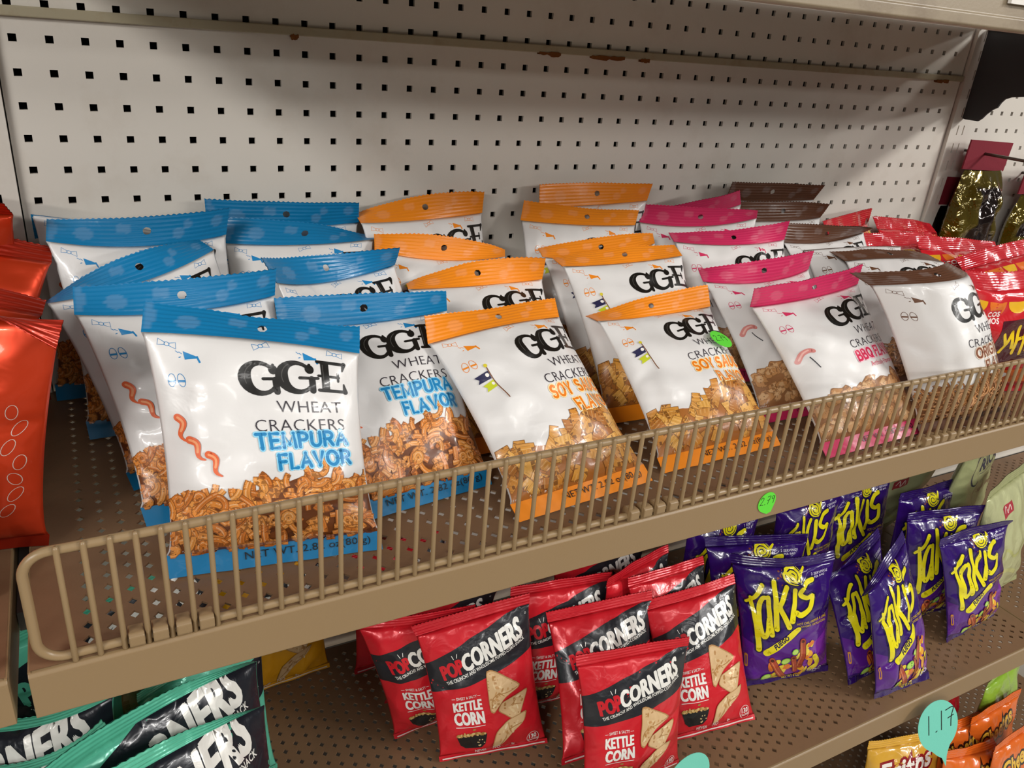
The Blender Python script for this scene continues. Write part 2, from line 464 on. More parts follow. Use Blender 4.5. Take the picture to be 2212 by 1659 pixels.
class Art:
    def __init__(self):
        self.V, self.F, self.C, self.E = [], [], [], []
        self.lay = 0.00012
        self.fine = 1.0
    def layer(self, k=1.0):
        self.lay += 0.00005 * k * self.fine
        return self
    def add(self, V, F, color, e=None):
        b = len(self.V)
        c = hx(color) if isinstance(color, str) else color
        for p in V:
            self.V.append((p[0], p[1])); self.C.append(c); self.E.append(self.lay if e is None else e)
        self.F += [[b + i for i in f] for f in F]
        return self
    def poly(self, pts, color):
        """polygon outline (simple, may be concave)"""
        from mathutils.geometry import tessellate_polygon
        T = tessellate_polygon([[Vector((p[0], p[1], 0)) for p in pts]])
        return self.add(pts, [list(t) for t in T], color)
    def fan(self, pts, color):
        return self.add(pts, [list(range(len(pts)))], color)
    def ellipse(self, x, y, a, b, color, rot=0, n=20):
        c, s = math.cos(rot), math.sin(rot)
        pts = []
        for k in range(n):
            t = 2 * math.pi * k / n
            p, q = a * math.cos(t), b * math.sin(t)
            pts.append((x + c * p - s * q, y + s * p + c * q))
        return self.fan(pts, color)
    def ring(self, x, y, a, b, w, color, rot=0, n=24):
        c, s = math.cos(rot), math.sin(rot)
        pts, F = [], []
        for k in range(n):
            t = 2 * math.pi * k / n
            for ww in (0, w):
                p, q = (a - ww) * math.cos(t), (b - ww) * math.sin(t)
                pts.append((x + c * p - s * q, y + s * p + c * q))
        for k in range(n):
            l = (k + 1) % n
            F.append([2 * k, 2 * l, 2 * l + 1, 2 * k + 1])
        return self.add(pts, F, color)
    def stroke(self, pts, w, color, caps=True, smooth=True):
        """brush stroke; w a number or one per point"""
        pts = [np.array(p, float) for p in pts]
        ws = list(w) if hasattr(w, '__len__') else [w] * len(pts)
        if smooth and len(pts) > 2:
            P2, W2 = [], []
            n = len(pts)
            for i in range(n - 1):
                p0, p1, p2, p3 = pts[max(i - 1, 0)], pts[i], pts[i + 1], pts[min(i + 2, n - 1)]
                for k in range(5):
                    t = k / 5
                    P2.append(.5 * ((2 * p1) + (-p0 + p2) * t + (2 * p0 - 5 * p1 + 4 * p2 - p3) * t * t + (-p0 + 3 * p1 - 3 * p2 + p3) * t ** 3))
                    W2.append(ws[i] + (ws[i + 1] - ws[i]) * t)
            P2.append(pts[-1]); W2.append(ws[-1])
            pts, ws = P2, W2
        V, F = [], []
        n = len(pts)
        for i in range(n):
            d = pts[min(i + 1, n - 1)] - pts[max(i - 1, 0)]
            d = d / (np.linalg.norm(d) + 1e-9)
            q = np.array((-d[1], d[0])) * ws[i] / 2
            V += [pts[i] + q, pts[i] - q]
        for i in range(n - 1):
            F.append([2 * i, 2 * i + 1, 2 * i + 3, 2 * i + 2])
        self.add(V, F, color)
        if caps:
            for i in (0, n - 1):
                if ws[i] > .4:
                    self.ellipse(pts[i][0], pts[i][1], ws[i] / 2, ws[i] / 2, color, 0, 12)
        return self
    def text(self, s, x, y, h, color, bold=0.0, xs=1.0, rot=0.0, shear=0.0, align='L', width=None, warp=None):
        """lettering; h = capital height in mm; width stretches the line to that length"""
        V, F = text_geo(s, bold, shear)
        if not len(V):
            return self
        k = h / .70
        W = V.copy()
        V0 = text_geo(s, 0.0, shear)[0]
        x0, x1 = V0[:, 0].min(), V0[:, 0].max()
        sx = k * xs if width is None else width / (x1 - x0)
        W[:, 0] = (W[:, 0] - x0) * sx
        W[:, 1] *= k
        tw = (x1 - x0) * sx
        if align == 'R': W[:, 0] -= tw
        elif align == 'C': W[:, 0] -= tw / 2
        if warp is not None:
            W[:, 1] *= warp(W[:, 0] / tw)
        c, sn = math.cos(rot), math.sin(rot)
        X = np.stack([x + c * W[:, 0] - sn * W[:, 1], y + sn * W[:, 0] + c * W[:, 1]], 1)
        return self.add(X.tolist(), F, color)
    def heavy(self, s, x, y, h, color, spread, **kw):
        """poster-weight lettering: the word printed a few times side by side"""
        for dx, dy in ((-1, -.4), (-.5, .4), (0, -.4), (.5, .4), (1, -.4)):
            self.layer(.15); self.text(s, x + dx * spread, y + dy * spread, h, color, .018, **kw)
        return self
    def finish(self, gx, gy):
        """cut along the bag's own grid so that the print follows the folds"""
        if not self.V:
            self.out = (np.zeros((0, 2)), [], np.zeros((0, 4)), np.zeros(0)); return self
        bm = bmesh.new()
        lc = bm.verts.layers.float_color.new('c'); le = bm.verts.layers.float.new('e')
        vs = []
        for p, c, e in zip(self.V, self.C, self.E):
            v = bm.verts.new((p[0], p[1], 0)); v[lc] = c; v[le] = e; vs.append(v)
        for f in self.F:
            if len(set(f)) > 2:
                try: bm.faces.new([vs[i] for i in f])
                except ValueError: pass
        for g in gx:
            bmesh.ops.bisect_plane(bm, geom=bm.verts[:] + bm.edges[:] + bm.faces[:], plane_co=(g, 0, 0), plane_no=(1, 0, 0), dist=1e-5)
        for g in gy:
            bmesh.ops.bisect_plane(bm, geom=bm.verts[:] + bm.edges[:] + bm.faces[:], plane_co=(0, g, 0), plane_no=(0, 1, 0), dist=1e-5)
        lim = max(gx) if len(gx) else 1e9
        kill = [f for f in bm.faces if abs(f.calc_center_median().x) > lim * .985]
        bmesh.ops.delete(bm, geom=kill, context='FACES')
        bmesh.ops.delete(bm, geom=[v for v in bm.verts if not v.link_faces], context='VERTS')
        bm.verts.index_update()
        V = np.array([v.co[:2] for v in bm.verts]).reshape(-1, 2)
        C = np.array([tuple(v[lc]) for v in bm.verts]).reshape(-1, 4)
        E = np.array([v[le] for v in bm.verts])
        F = []
        for f in bm.faces:
            q = [v.index for v in f.verts]
            if f.normal.z < 0: q.reverse()
            F.append(q)
        bm.free()
        self.out = (V, F, C, E)
        return self

def _arc(cx, cy, a, b, t0, t1, n=14):
    return [(cx + a * math.cos(math.radians(t0 + (t1 - t0) * k / n)), cy + b * math.sin(math.radians(t0 + (t1 - t0) * k / n))) for k in range(n + 1)]
_bowl = [(0, 1), (.30, 1), (.45, .95), (.54, .84), (.56, .74), (.54, .63), (.45, .53), (.30, .48), (0, .48)]
ROUND = {
    'T': (.62, [[(0, 1), (.62, 1)], [(.31, 1), (.31, 0)]]), 'E': (.52, [[(.52, 1), (0, 1), (0, 0), (.52, 0)], [(0, .52), (.45, .52)]]),
    'M': (.80, [[(0, 0), (.06, 1), (.40, .22), (.74, 1), (.80, 0)]]), 'P': (.56, [[(0, 0), (0, 1)], _bowl]),
    'U': (.62, [[(0, 1), (0, .34)] + _arc(.31, .34, .31, .34, 180, 360) + [(.62, 1)]]), 'R': (.58, [[(0, 0), (0, 1)], _bowl, [(.30, .48), (.58, 0)]]),
    'A': (.68, [[(0, 0), (.34, 1), (.68, 0)], [(.12, .33), (.56, .33)]]), 'F': (.50, [[(.50, 1), (0, 1), (0, 0)], [(0, .52), (.43, .52)]]),
    'L': (.46, [[(0, 1), (0, 0), (.46, 0)]]), 'V': (.66, [[(0, 1), (.33, 0), (.66, 1)]]), 'O': (.76, [_arc(.38, .5, .38, .5, 0, 360, 24)]),
    'S': (.56, [_arc(.29, .76, .25, .24, 30, 270, 12) + _arc(.29, .26, .27, .26, 90, -150, 12)]),
    'Y': (.62, [[(0, 1), (.31, .48), (.62, 1)], [(.31, .48), (.31, 0)]]), 'C': (.66, [_arc(.38, .5, .38, .5, 48, 312, 20)]),
    'B': (.57, [[(0, 0), (0, 1), (.30, 1)] + _arc(.30, .765, .22, .235, 90, -90, 8) + [(0, .53)], [(.30, .53)] + _arc(.30, .265, .27, .265, 90, -90, 8) + [(0, 0)]]),
    'Q': (.76, [_arc(.38, .5, .38, .5, 0, 360, 24), [(.48, .24), (.74, -.04)]]), 'I': (.02, [[(.01, 0), (.01, 1)]]),
    'G': (.70, [_arc(.38, .5, .38, .5, 48, 330, 20) + [(.70, .44), (.44, .44)]]), 'N': (.62, [[(0, 0), (0, 1), (.62, 0), (.62, 1)]]), ' ': (.16, []),
}
def rounded_text(A, s, x, y, h, width, rot, w, color):
    """rounded poster lettering drawn with a round brush"""
    gap = .30
    total = sum(ROUND[c][0] for c in s) + gap * (len(s) - 1)
    k = width / total; cx = 0.0
    ca, sa = math.cos(rot), math.sin(rot)
    for c in s:
        gw, lines = ROUND[c]
        for L in lines:
            P_ = [((cx + p[0]) * k, p[1] * h) for p in L]
            P_ = [(x + ca * p[0] - sa * p[1], y + sa * p[0] + ca * p[1]) for p in P_]
            A.stroke(P_, w, color, smooth=False)
            if len(L) < 8:
                for q in P_[1:-1]: A.ellipse(q[0], q[1], w / 2, w / 2, color, 0, 10)
        cx += gw + gap

def mix(a, b, t):
    a, b = (hx(c) if isinstance(c, str) else c for c in (a, b))
    return tuple(a[i] * (1 - t) + b[i] * t for i in range(3)) + (1.0,)

# ---- artwork pieces
def art_G(A, x, y, w, h, color, glint):
    cx, cy, a, b = x + w * .47, y + h * .5, w * .40, h * .42
    pts, ws = [], []
    for k in range(21):
        t = math.radians(52 + (322 - 52) * k / 20)
        pts.append((cx + a * math.cos(t), cy + b * math.sin(t)))
        ws.append(w * (.10 + .23 * math.exp(-((math.degrees(t) - 185) / 62) ** 2)))
    A.stroke(pts, ws, color, smooth=False)
    A.ellipse(cx + a * .80, cy + b * .62, w * .115, h * .135, color)
    A.stroke([(cx + a * .82, cy + b * .95), (cx + a * .86, cy + b * .60)], w * .07, color, smooth=False)
    A.stroke([(cx + a * .92, cy - h * .02), (cx + a * .93, cy - h * .36)], w * .17, color, smooth=False)
    A.stroke([(cx + a * .15, cy - h * .015), (cx + a * 1.30, cy + h * .015)], w * .085, color, smooth=False)
    A.layer()
    A.stroke([(cx + a * math.cos(math.radians(t)), cy + b * math.sin(math.radians(t))) for t in range(120, 215, 12)], w * .022, glint, smooth=False, caps=False)

def art_E(A, x, y, w, h, color, glint):
    A.stroke([(x + w * .25, y + h * .06), (x + w * .25, y + h * .94)], w * .27, color, caps=False, smooth=False)
    for yy, l, ww in ((.94, .93, .10), (.5, .72, .08), (.06, .96, .10)):
        A.stroke([(x + w * .02, y + h * yy), (x + w * l, y + h * yy)], h * ww, color, smooth=False)
    A.stroke([(x + w * .92, y + h * .95), (x + w * .86, y + h * .72)], [w * .16, w * .05], color, smooth=False)
    A.stroke([(x + w * .95, y + h * .05), (x + w * .90, y + h * .30)], [w * .18, w * .05], color, smooth=False)
    A.stroke([(x + w * .70, y + h * .62), (x + w * .70, y + h * .38)], w * .08, color, smooth=False)
    A.layer()
    A.stroke([(x + w * .18, y + h * .15), (x + w * .18, y + h * .85)], w * .03, glint, smooth=False)

def art_icons(A, c):
    for (x, y, r) in ((-57, 157.5, -.25), (2, 160, .3), (52, 160, -.1)):      # bow ties, outline
        for s in (-1, 1):
            p = [(s * 1.4, .9), (s * 5.2, 2.4), (s * 5.6, -2.0), (s * 1.4, -.9), (s * 1.4, .9)]
            A.stroke([(x + math.cos(r) * a - math.sin(r) * b, y + math.sin(r) * a + math.cos(r) * b) for a, b in p], .42, c, smooth=False)
        A.ring(x, y, 1.7, 1.5, .4, c)
    for (x, y) in ((-44, 149.5), (34, 155)):                                     # megaphones
        A.fan([(x - 4, y + 3.4), (x - 3.6, y - 2.4), (x + 4.6, y - 1.4), (x + 4.9, y - .4)], c)
        A.stroke([(x + 4.2, y + .2), (x + 5.6, y - 4.4)], 1.3, c, smooth=False, caps=False)
        A.stroke([(x - 8.5, y + 3.4), (x - 7, y + 2.2), (x - 6.5, y + 2.8), (x - 5, y + 1.6)], .5, c, smooth=False)
        A.stroke([(x - 7, y - 1), (x - 6, y - .6)], .6, c, smooth=False)
    for s in (-1, 1):                                                            # slippers
        x, y = -55 + s * 3.1, 133
        A.ring(x, y, 2.6, 4.6, .45, c, s * .12)
        A.stroke([(x - 2.1, y - .6), (x + 2.1, y - .6)], 1.5, c, smooth=False, caps=False)

def mound(x):
    xs = [-70, -55, -40, -28, -12, 2, 14, 22, 36, 50, 62, 70]
    ys = [50, 52, 56, 54, 56, 61, 66, 68.5, 65, 64, 60, 57]
    return float(np.interp(x, xs, ys))

def art_noodles(A, rng, base, tones, dark, n=175, w=(3.4, 5.8), curl=.8, y0=15.5):
    A.lay = .00020; A.fine = .2
    pts = [(-69, y0)] + [(x, mound(x) - 3) for x in range(-69, 70, 3)] + [(69, y0)]
    A.poly(pts, base)
    for k in range(14):
        x = rng.uniform(-66, 66); y = rng.uniform(y0 + 2, mound(x) - 8)
        A.layer(.15); A.ellipse(x, y, rng.uniform(3, 7), rng.uniform(2, 4), dark, rng.uniform(0, 3), 9)
    items = []
    for k in range(n):
        x = rng.uniform(-68, 68); top = mound(x)
        y = rng.uniform(y0 + 1.5, top - 1) if k > 46 else top - rng.uniform(0, 5)
        items.append((x, y))
    items.sort(key=lambda p: -p[1] + rng.uniform(-16, 16))
    for (x, y) in items:
        a = rng.uniform(0, math.pi) if rng.random() < .45 else rng.gauss(.15, .5)
        L = rng.uniform(9, 20); kp = rng.choice([-1, 1]) * rng.uniform(.0, .22) * curl
        if rng.random() < .16: kp = rng.choice([-1, 1]) * .36; L = 17
        P_, t, px, py = [], a, x - math.cos(a) * L / 2, y - math.sin(a) * L / 2
        for i in range(9):
            P_.append((px, max(y0 + .8, py))); px += math.cos(t) * L / 8; py += math.sin(t) * L / 8; t += kp * L / 8
        ww = rng.uniform(*w); c = rng.choice(tones)
        A.layer(.16); A.stroke(P_, ww * 1.12, mix(c, dark, .62), caps=False, smooth=False)
        A.layer(.16); A.stroke(P_, ww * .84, c, caps=False, smooth=False)
        off = [(p[0] + .18 * ww * math.sin(a), p[1] - .18 * ww * math.cos(a)) for p in P_]
        A.layer(.1); A.stroke(off, ww * .10, mix(c, dark, .35), caps=False, smooth=False)
        off = [(p[0] - .16 * ww * math.sin(a), p[1] + .16 * ww * math.cos(a)) for p in P_]
        A.stroke(off, ww * .16, mix(c, 'fff0c8', .30), caps=False, smooth=False)
    A.fine = 1.0

def art_ridged(A, rng, base, tones, dark, n=74, y0=15.5):
    A.lay = .00020; A.fine = .2
    A.poly([(-69, y0)] + [(x, mound(x) - 4) for x in range(-69, 70, 3)] + [(69, y0)], base)
    items = []
    for k in range(n):
        x = rng.uniform(-66, 66); top = mound(x)
        items.append((x, rng.uniform(y0 + 4, top - 4) if k > 17 else top - rng.uniform(0, 4)))
    items.sort(key=lambda p: -p[1] + rng.uniform(-12, 12))
    for (x, y) in items:
        a = rng.uniform(0, 2 * math.pi); c = rng.choice(tones)
        w, h, sk = rng.uniform(13, 20), rng.uniform(8, 14), rng.uniform(.45, .9)
        q = [(-w / 2, -h / 2), (w / 2, -h / 2 * sk), (w / 2 * .9, h / 2 * sk), (-w / 2 * .8, h / 2)]
        ca, sa = math.cos(a), math.sin(a)
        def T(p): return (x + ca * p[0] - sa * p[1], max(y0 + .5, y + sa * p[0] + ca * p[1]))
        A.layer(.22); A.fan([T((p[0] * 1.06, p[1] * 1.08)) for p in q], mix(c, dark, .8))
        A.layer(.15); A.fan([T(p) for p in q], c)
        A.layer(.15)
        for i in range(1, 8):
            t = i / 8
            p0 = (q[0][0] + (q[1][0] - q[0][0]) * t, q[0][1] + (q[1][1] - q[0][1]) * t)
            p1 = (q[3][0] + (q[2][0] - q[3][0]) * t, q[3][1] + (q[2][1] - q[3][1]) * t)
            A.stroke([T(p0), T(p1)], .55, mix(c, dark, .30) if i % 2 else mix(c, 'ffe9b0', .3), caps=False, smooth=False)
    A.fine = 1.0

def art_chunks(A, rng, base, tones, dark, n=70, y0=15.5, r=(5, 9.5), speck=7):
    A.lay = .00020; A.fine = .2
    A.poly([(-69, y0)] + [(x, mound(x) - 4) for x in range(-69, 70, 3)] + [(69, y0)], base)
    items = []
    for k in range(n):
        x = rng.uniform(-66, 66); top = mound(x)
        items.append((x, rng.uniform(y0 + 4, top - 4) if k > 18 else top - rng.uniform(0, 4)))
    items.sort(key=lambda p: -p[1] + rng.uniform(-12, 12))
    for (x, y) in items:
        c = rng.choice(tones); R0 = rng.uniform(*r); a0 = rng.uniform(0, 6)
        def ring(s, dx=0, dy=0):
            return [(x + dx + R0 * s * (1 + .25 * math.sin(2 * t + a0) + .12 * math.sin(5 * t + a0)) * math.cos(t),
                     max(y0 + .4, y + dy + R0 * s * .8 * (1 + .2 * math.cos(3 * t + a0)) * math.sin(t))) for t in [2 * math.pi * k / 14 for k in range(14)]]
        A.layer(.22); A.fan(ring(1.05), mix(c, dark, .55))
        A.layer(.15); A.fan(ring(.94), c)
        A.layer(.1); A.fan(ring(.5, -R0 * .15, R0 * .2), mix(c, 'ffe6b8', .25))
        A.layer(.1)
        for k in range(speck):
            t, q = rng.uniform(0, 6.3), rng.uniform(0, .75)
            A.ellipse(x + R0 * q * math.cos(t), max(y0 + .6, y + R0 * .8 * q * math.sin(t)), rng.uniform(.3, .8), rng.uniform(.3, .6), mix(c, dark, .7), 0, 6)
    A.fine = 1.0

def cracker_art(kind):
    A = Art(); rng = random.Random(kind)
    c = {'blue': '1f84c0', 'orange': 'ee8a1e', 'pink': 'd23362', 'brown': '6a4630'}[kind]
    glow = {'blue': '8fd3f0', 'orange': 'ffe3a8', 'pink': 'f7c6d2', 'brown': 'ecd9c4'}[kind]
    txt = {'blue': '1c83bd', 'orange': 'ec7f14', 'pink': 'd21f50', 'brown': '84503a'}[kind]
    art_icons(A, c)
    A.layer()
    if kind == 'blue':
        art_noodles(A, rng, '6e3a16', ['e08c3c', 'd98236', 'e89c4c', 'cf7830', 'e09244'], '562c14')
    elif kind == 'orange':
        art_ridged(A, rng, 'a8672a', ['d9993f', 'cf8a35', 'e2a850', 'c98a3a', 'b5722c'], '6a3c14')
    elif kind == 'pink':
        art_chunks(A, rng, '9a6a42', ['c99560', 'd3a472', 'bf8a55', 'c48f5c'], '5e3418')
    else:
        art_noodles(A, rng, '7c4d2a', ['b77c46', 'a86e3c', 'c58a54', '9c6436'], '3c2010', n=300, w=(1.8, 3.0), curl=1.6)
    A.lay = .00020
    # lettering
    k, g = '14120f', '4a4845'
    dx = {'blue': -5, 'brown': -5}.get(kind, 3.5)
    art_G(A, -8 + dx, 123.5, 27, 26, k, g)
    art_G(A, 17 + dx, 126, 27, 26, k, g)
    art_E(A, 44 + dx, 129, 21, 25, k, g)
    A.layer()
    A.text('WHEAT', 60 + dx, 113.5, 8.8, '2c2630', -.012, width=47, align='R', rot=.03)
    A.text('CRACKERS', 61 + dx, 100.0, 8.8, '2c2630', -.012, width=64, align='R', rot=.03)
    rot = .045
    if kind == 'blue': L = [('TEMPURA', -9, 86, 66), ('FLAVOR', 5, 71.5, 53)]
    elif kind == 'orange': L = [('SOY SAUCE', 0, 85, 74), ('FLAVOR', 20, 70, 52)]
    elif kind == 'pink': L = [('BBQ FLAVOR', 2, 84, 74)]
    else: L = [('ORIGINAL', 2, 86, 64), ('FLAVOR', 13, 71.5, 52)]
    for s, x, y, w in L:
        A.layer(); rounded_text(A, s, x + 1, y, 10.2, w - 2, rot, 4.3, glow)
    for s, x, y, w in L:
        A.layer(); rounded_text(A, s, x + 1, y, 10.2, w - 2, rot, 2.35, txt)
    if kind == 'pink': A.layer(); A.text('Artificially Flavored', 14, 75, 5.2, txt, 0, width=48, rot=rot)
    if kind == 'blue':           # curled shrimp on a string
        for (x, y, r, s) in ((-58, 108, -1.35, 1.0), (-52, 93, -1.0, 1.0), (-41, 83, -1.1, 1.05)):
            P_ = [(x + s * (math.cos(r) * t * 8 - math.sin(r) * 2.2 * math.sin(t * 3.1)), y + s * (math.sin(r) * t * 8 + math.cos(r) * 2.2 * math.sin(t * 3.1))) for t in [i / 7 * 2 for i in range(8)]]
            A.layer(); A.stroke(P_, [5.2, 5.0, 4.6, 4.0, 3.4, 2.8, 2.0, 1.0], 'e0673a')
            A.layer(); A.stroke(P_[:5], [1.6] * 5, 'f0a070')
    elif kind == 'orange':       # two streamers on a stick
        A.layer(); A.stroke([(-40, 96), (-44, 128)], .9, '7a4a28', smooth=False)
        A.fan([(-44, 124), (-57, 121), (-54, 118), (-56.5, 114.5), (-43.5, 117)], '2b2a4e')
        A.fan([(-43, 115.5), (-54, 112), (-51.5, 109.5), (-53, 106), (-42.4, 109)], 'c6cf2e')
        A.layer(); A.ellipse(-46, 120.6, 1.7, 1.7, 'f2efe8'); A.ellipse(-44.5, 112.2, 1.4, 1.4, 'f2efe8')
        A.ellipse(-44, 128.5, 1.6, 1.6, 'd9c92e')
    elif kind == 'pink':         # sausage on a fork
        A.layer(); A.stroke([(-47, 86), (-52, 98)], 1.0, '3a3a40', smooth=False)
        A.stroke([(-62, 97), (-57, 103), (-50, 105), (-46, 104)], 5.0, 'd98a84')
        A.layer(); A.stroke([(-61, 98), (-56, 103.5), (-50, 105.5)], 1.6, 'efb9ae')
    # bottom seal lettering
    A.layer(); A.text('NET WT. 2.82 oz(80 g)', 62, 7.2, 5.4, '14181c', 0.0, width=84, align='R', rot=.01)
    return A

def corner_chip(A, pts, rng):
    cx, cy = np.mean([p[0] for p in pts]), np.mean([p[1] for p in pts])
    def sc(s): return [(cx + (p[0] - cx) * s, cy + (p[1] - cy) * s) for p in pts]
    def rnd(pp):
        out, n = [], len(pp)
        for i in range(n):
            a, b, c = np.array(pp[i - 1]), np.array(pp[i]), np.array(pp[(i + 1) % n])
            out += [tuple(b + (a - b) * .22), tuple(b + (a - b) * .06 + (c - b) * .06), tuple(b + (c - b) * .22)]
        return out
    A.layer(); A.poly(rnd(sc(1.0)), 'b98d5a')
    A.layer(.4); A.poly(rnd(sc(.93)), 'dcb98a')
    A.layer(.3)
    for k in range(16):
        t = rng.random(); i = rng.randrange(len(pts))
        s = rng.uniform(.1, .75)
        x = cx + (pts[i][0] * t + pts[i - 1][0] * (1 - t) - cx) * s
        y = cy + (pts[i][1] * t + pts[i - 1][1] * (1 - t) - cy) * s
        A.layer(.1); A.ellipse(x, y, rng.uniform(1.2, 3.6), rng.uniform(.8, 1.7), rng.choice(['efd9b0', 'c99a64', 'e6c99a', 'b98a54']), rng.uniform(0, 3), 9)
    for k in range(3):
        i = rng.randrange(len(pts)); q = (cx + (pts[i][0] - cx) * .78, cy + (pts[i][1] - cy) * .78); m_ = ((q[0] + cx) / 2 + rng.uniform(-3, 3), (q[1] + cy) / 2 + rng.uniform(-3, 3))
        A.layer(.1); A.stroke([q, m_, (cx + rng.uniform(-3, 3), cy + rng.uniform(-3, 3))], 1.0, 'b4854e', caps=False)

def popcorn_art(kind):
    A = Art(); rng = random.Random(kind)
    base = {'red': 'd0202c', 'mint': '62c4a6', 'yellow': 'e8a414'}[kind]
    k = '26272c' if kind != 'mint' else '1d2028'
    w = 'f1efe8'
    s = 1.0
    # dark slanted band
    A.poly([(-63, 120), (-30, 131), (0, 140), (35, 150), (63, 155), (63, 110), (40, 103), (10, 96), (-20, 91), (-45, 88), (-63, 86)], k)
    A.layer()
    wp = lambda t: .92 + .22 * t
    A.heavy('POP', -46, 99.5, 15.5, base if kind != 'yellow' else 'e8a414', .75, width=25, rot=.24, shear=.1)
    A.heavy('CORNERS', -20.5, 105.5, 18.0, w, .8, width=76, rot=.27, shear=.12, warp=wp)
    A.stroke([(-32, 121), (-33.5, 125)], .7, w, smooth=False); A.stroke([(-28.5, 122), (-27.5, 126)], .7, w, smooth=False)
    A.text('THE CRUNCHY AND WHOLESOME POPPED-CORN SNACK', -44, 93.5, 3.6, w, .02, width=102, rot=.27)
    A.ring(58, 146, 1.0, 1.0, .25, w, 0, 10)
    A.layer()
    nm = ('KETTLE', 'CORN') if kind == 'red' else (('SEA', 'SALT') if kind == 'mint' else ('SPICY', 'QUESO'))
    if kind == 'red':
        A.text('SWEET & SALTY', -26, 76.5, 3.3, w, .01, width=24, align='C')
        A.stroke([(-43, 78), (-39.5, 78)], .5, w, smooth=False); A.stroke([(-13, 78), (-9.5, 78)], .5, w, smooth=False)
        A.heavy(nm[0], -26, 62, 11.5, w, .5, width=33, align='C')
        A.heavy(nm[1], -26, 46.5, 13, w, .55, width=34, align='C')
        A.stroke([(-43, 43.5), (-9, 43.5)], .7, w, smooth=False)
        A.layer()                                              # bowl of popcorn
        A.poly([(-44, 33), (-8, 33), (-11, 20), (-16, 15), (-34, 15), (-40, 20)], '1d2021')
        A.layer()
        for q in range(46):
            x = rng.uniform(-43, -9); y = 33 + abs(rng.gauss(0, 2.7)) * max(.2, 1 - abs(x + 26) / 21)
            A.layer(.08); A.ellipse(x, y, rng.uniform(1.2, 2.2), rng.uniform(1, 1.8), rng.choice(['c9a463', 'b8924e', 'd9ba7c', 'a67f40']), rng.uniform(0, 3), 8)
        for q in range(9):
            A.ellipse(rng.uniform(-22, -10), rng.uniform(17, 31), .9, .8, 'd9c08a', 0, 7)
    corner_chip(A, [(1, 101), (8, 102), (43, 80), (20, 72), (4, 54), (-1, 58)], rng)
    corner_chip(A, [(14, 66), (30, 70), (50, 74), (42, 58), (33, 42), (24, 44), (8, 56)], rng)
    corner_chip(A, [(45, 50), (40, 40), (24, 30), (4, 12), (-4, 12), (3, 34), (20, 44)], rng)
    A.layer(2)
    for i, (x, t) in enumerate(((-17, 'NEVER'), (2, 'NO'), (22, '0g'))):
        A.text(t, x, 10, 3.4 if i != 1 else 4.6, mix(base, w, .75), .02, align='C', xs=.9)
        A.text('FRIED' if i == 0 else 'GLUTEN' if i == 1 else 'TRANS', x, 6.2, 2.6, mix(base, w, .6), .02, align='C', xs=.9)
    if kind == 'red':
        A.ring(47, 15, 8, 8, .7, mix(base, w, .7)); A.text('130', 47, 14.5, 5.5, w, .03, align='C', xs=.9)
        A.text('CALORIES', 47, 11, 2.2, w, .02, align='C', xs=.9)
    A.stroke([(-60, 3.0), (60, 3.0)], 1.5, mix(base, w, .7), smooth=False, caps=False)
    return A

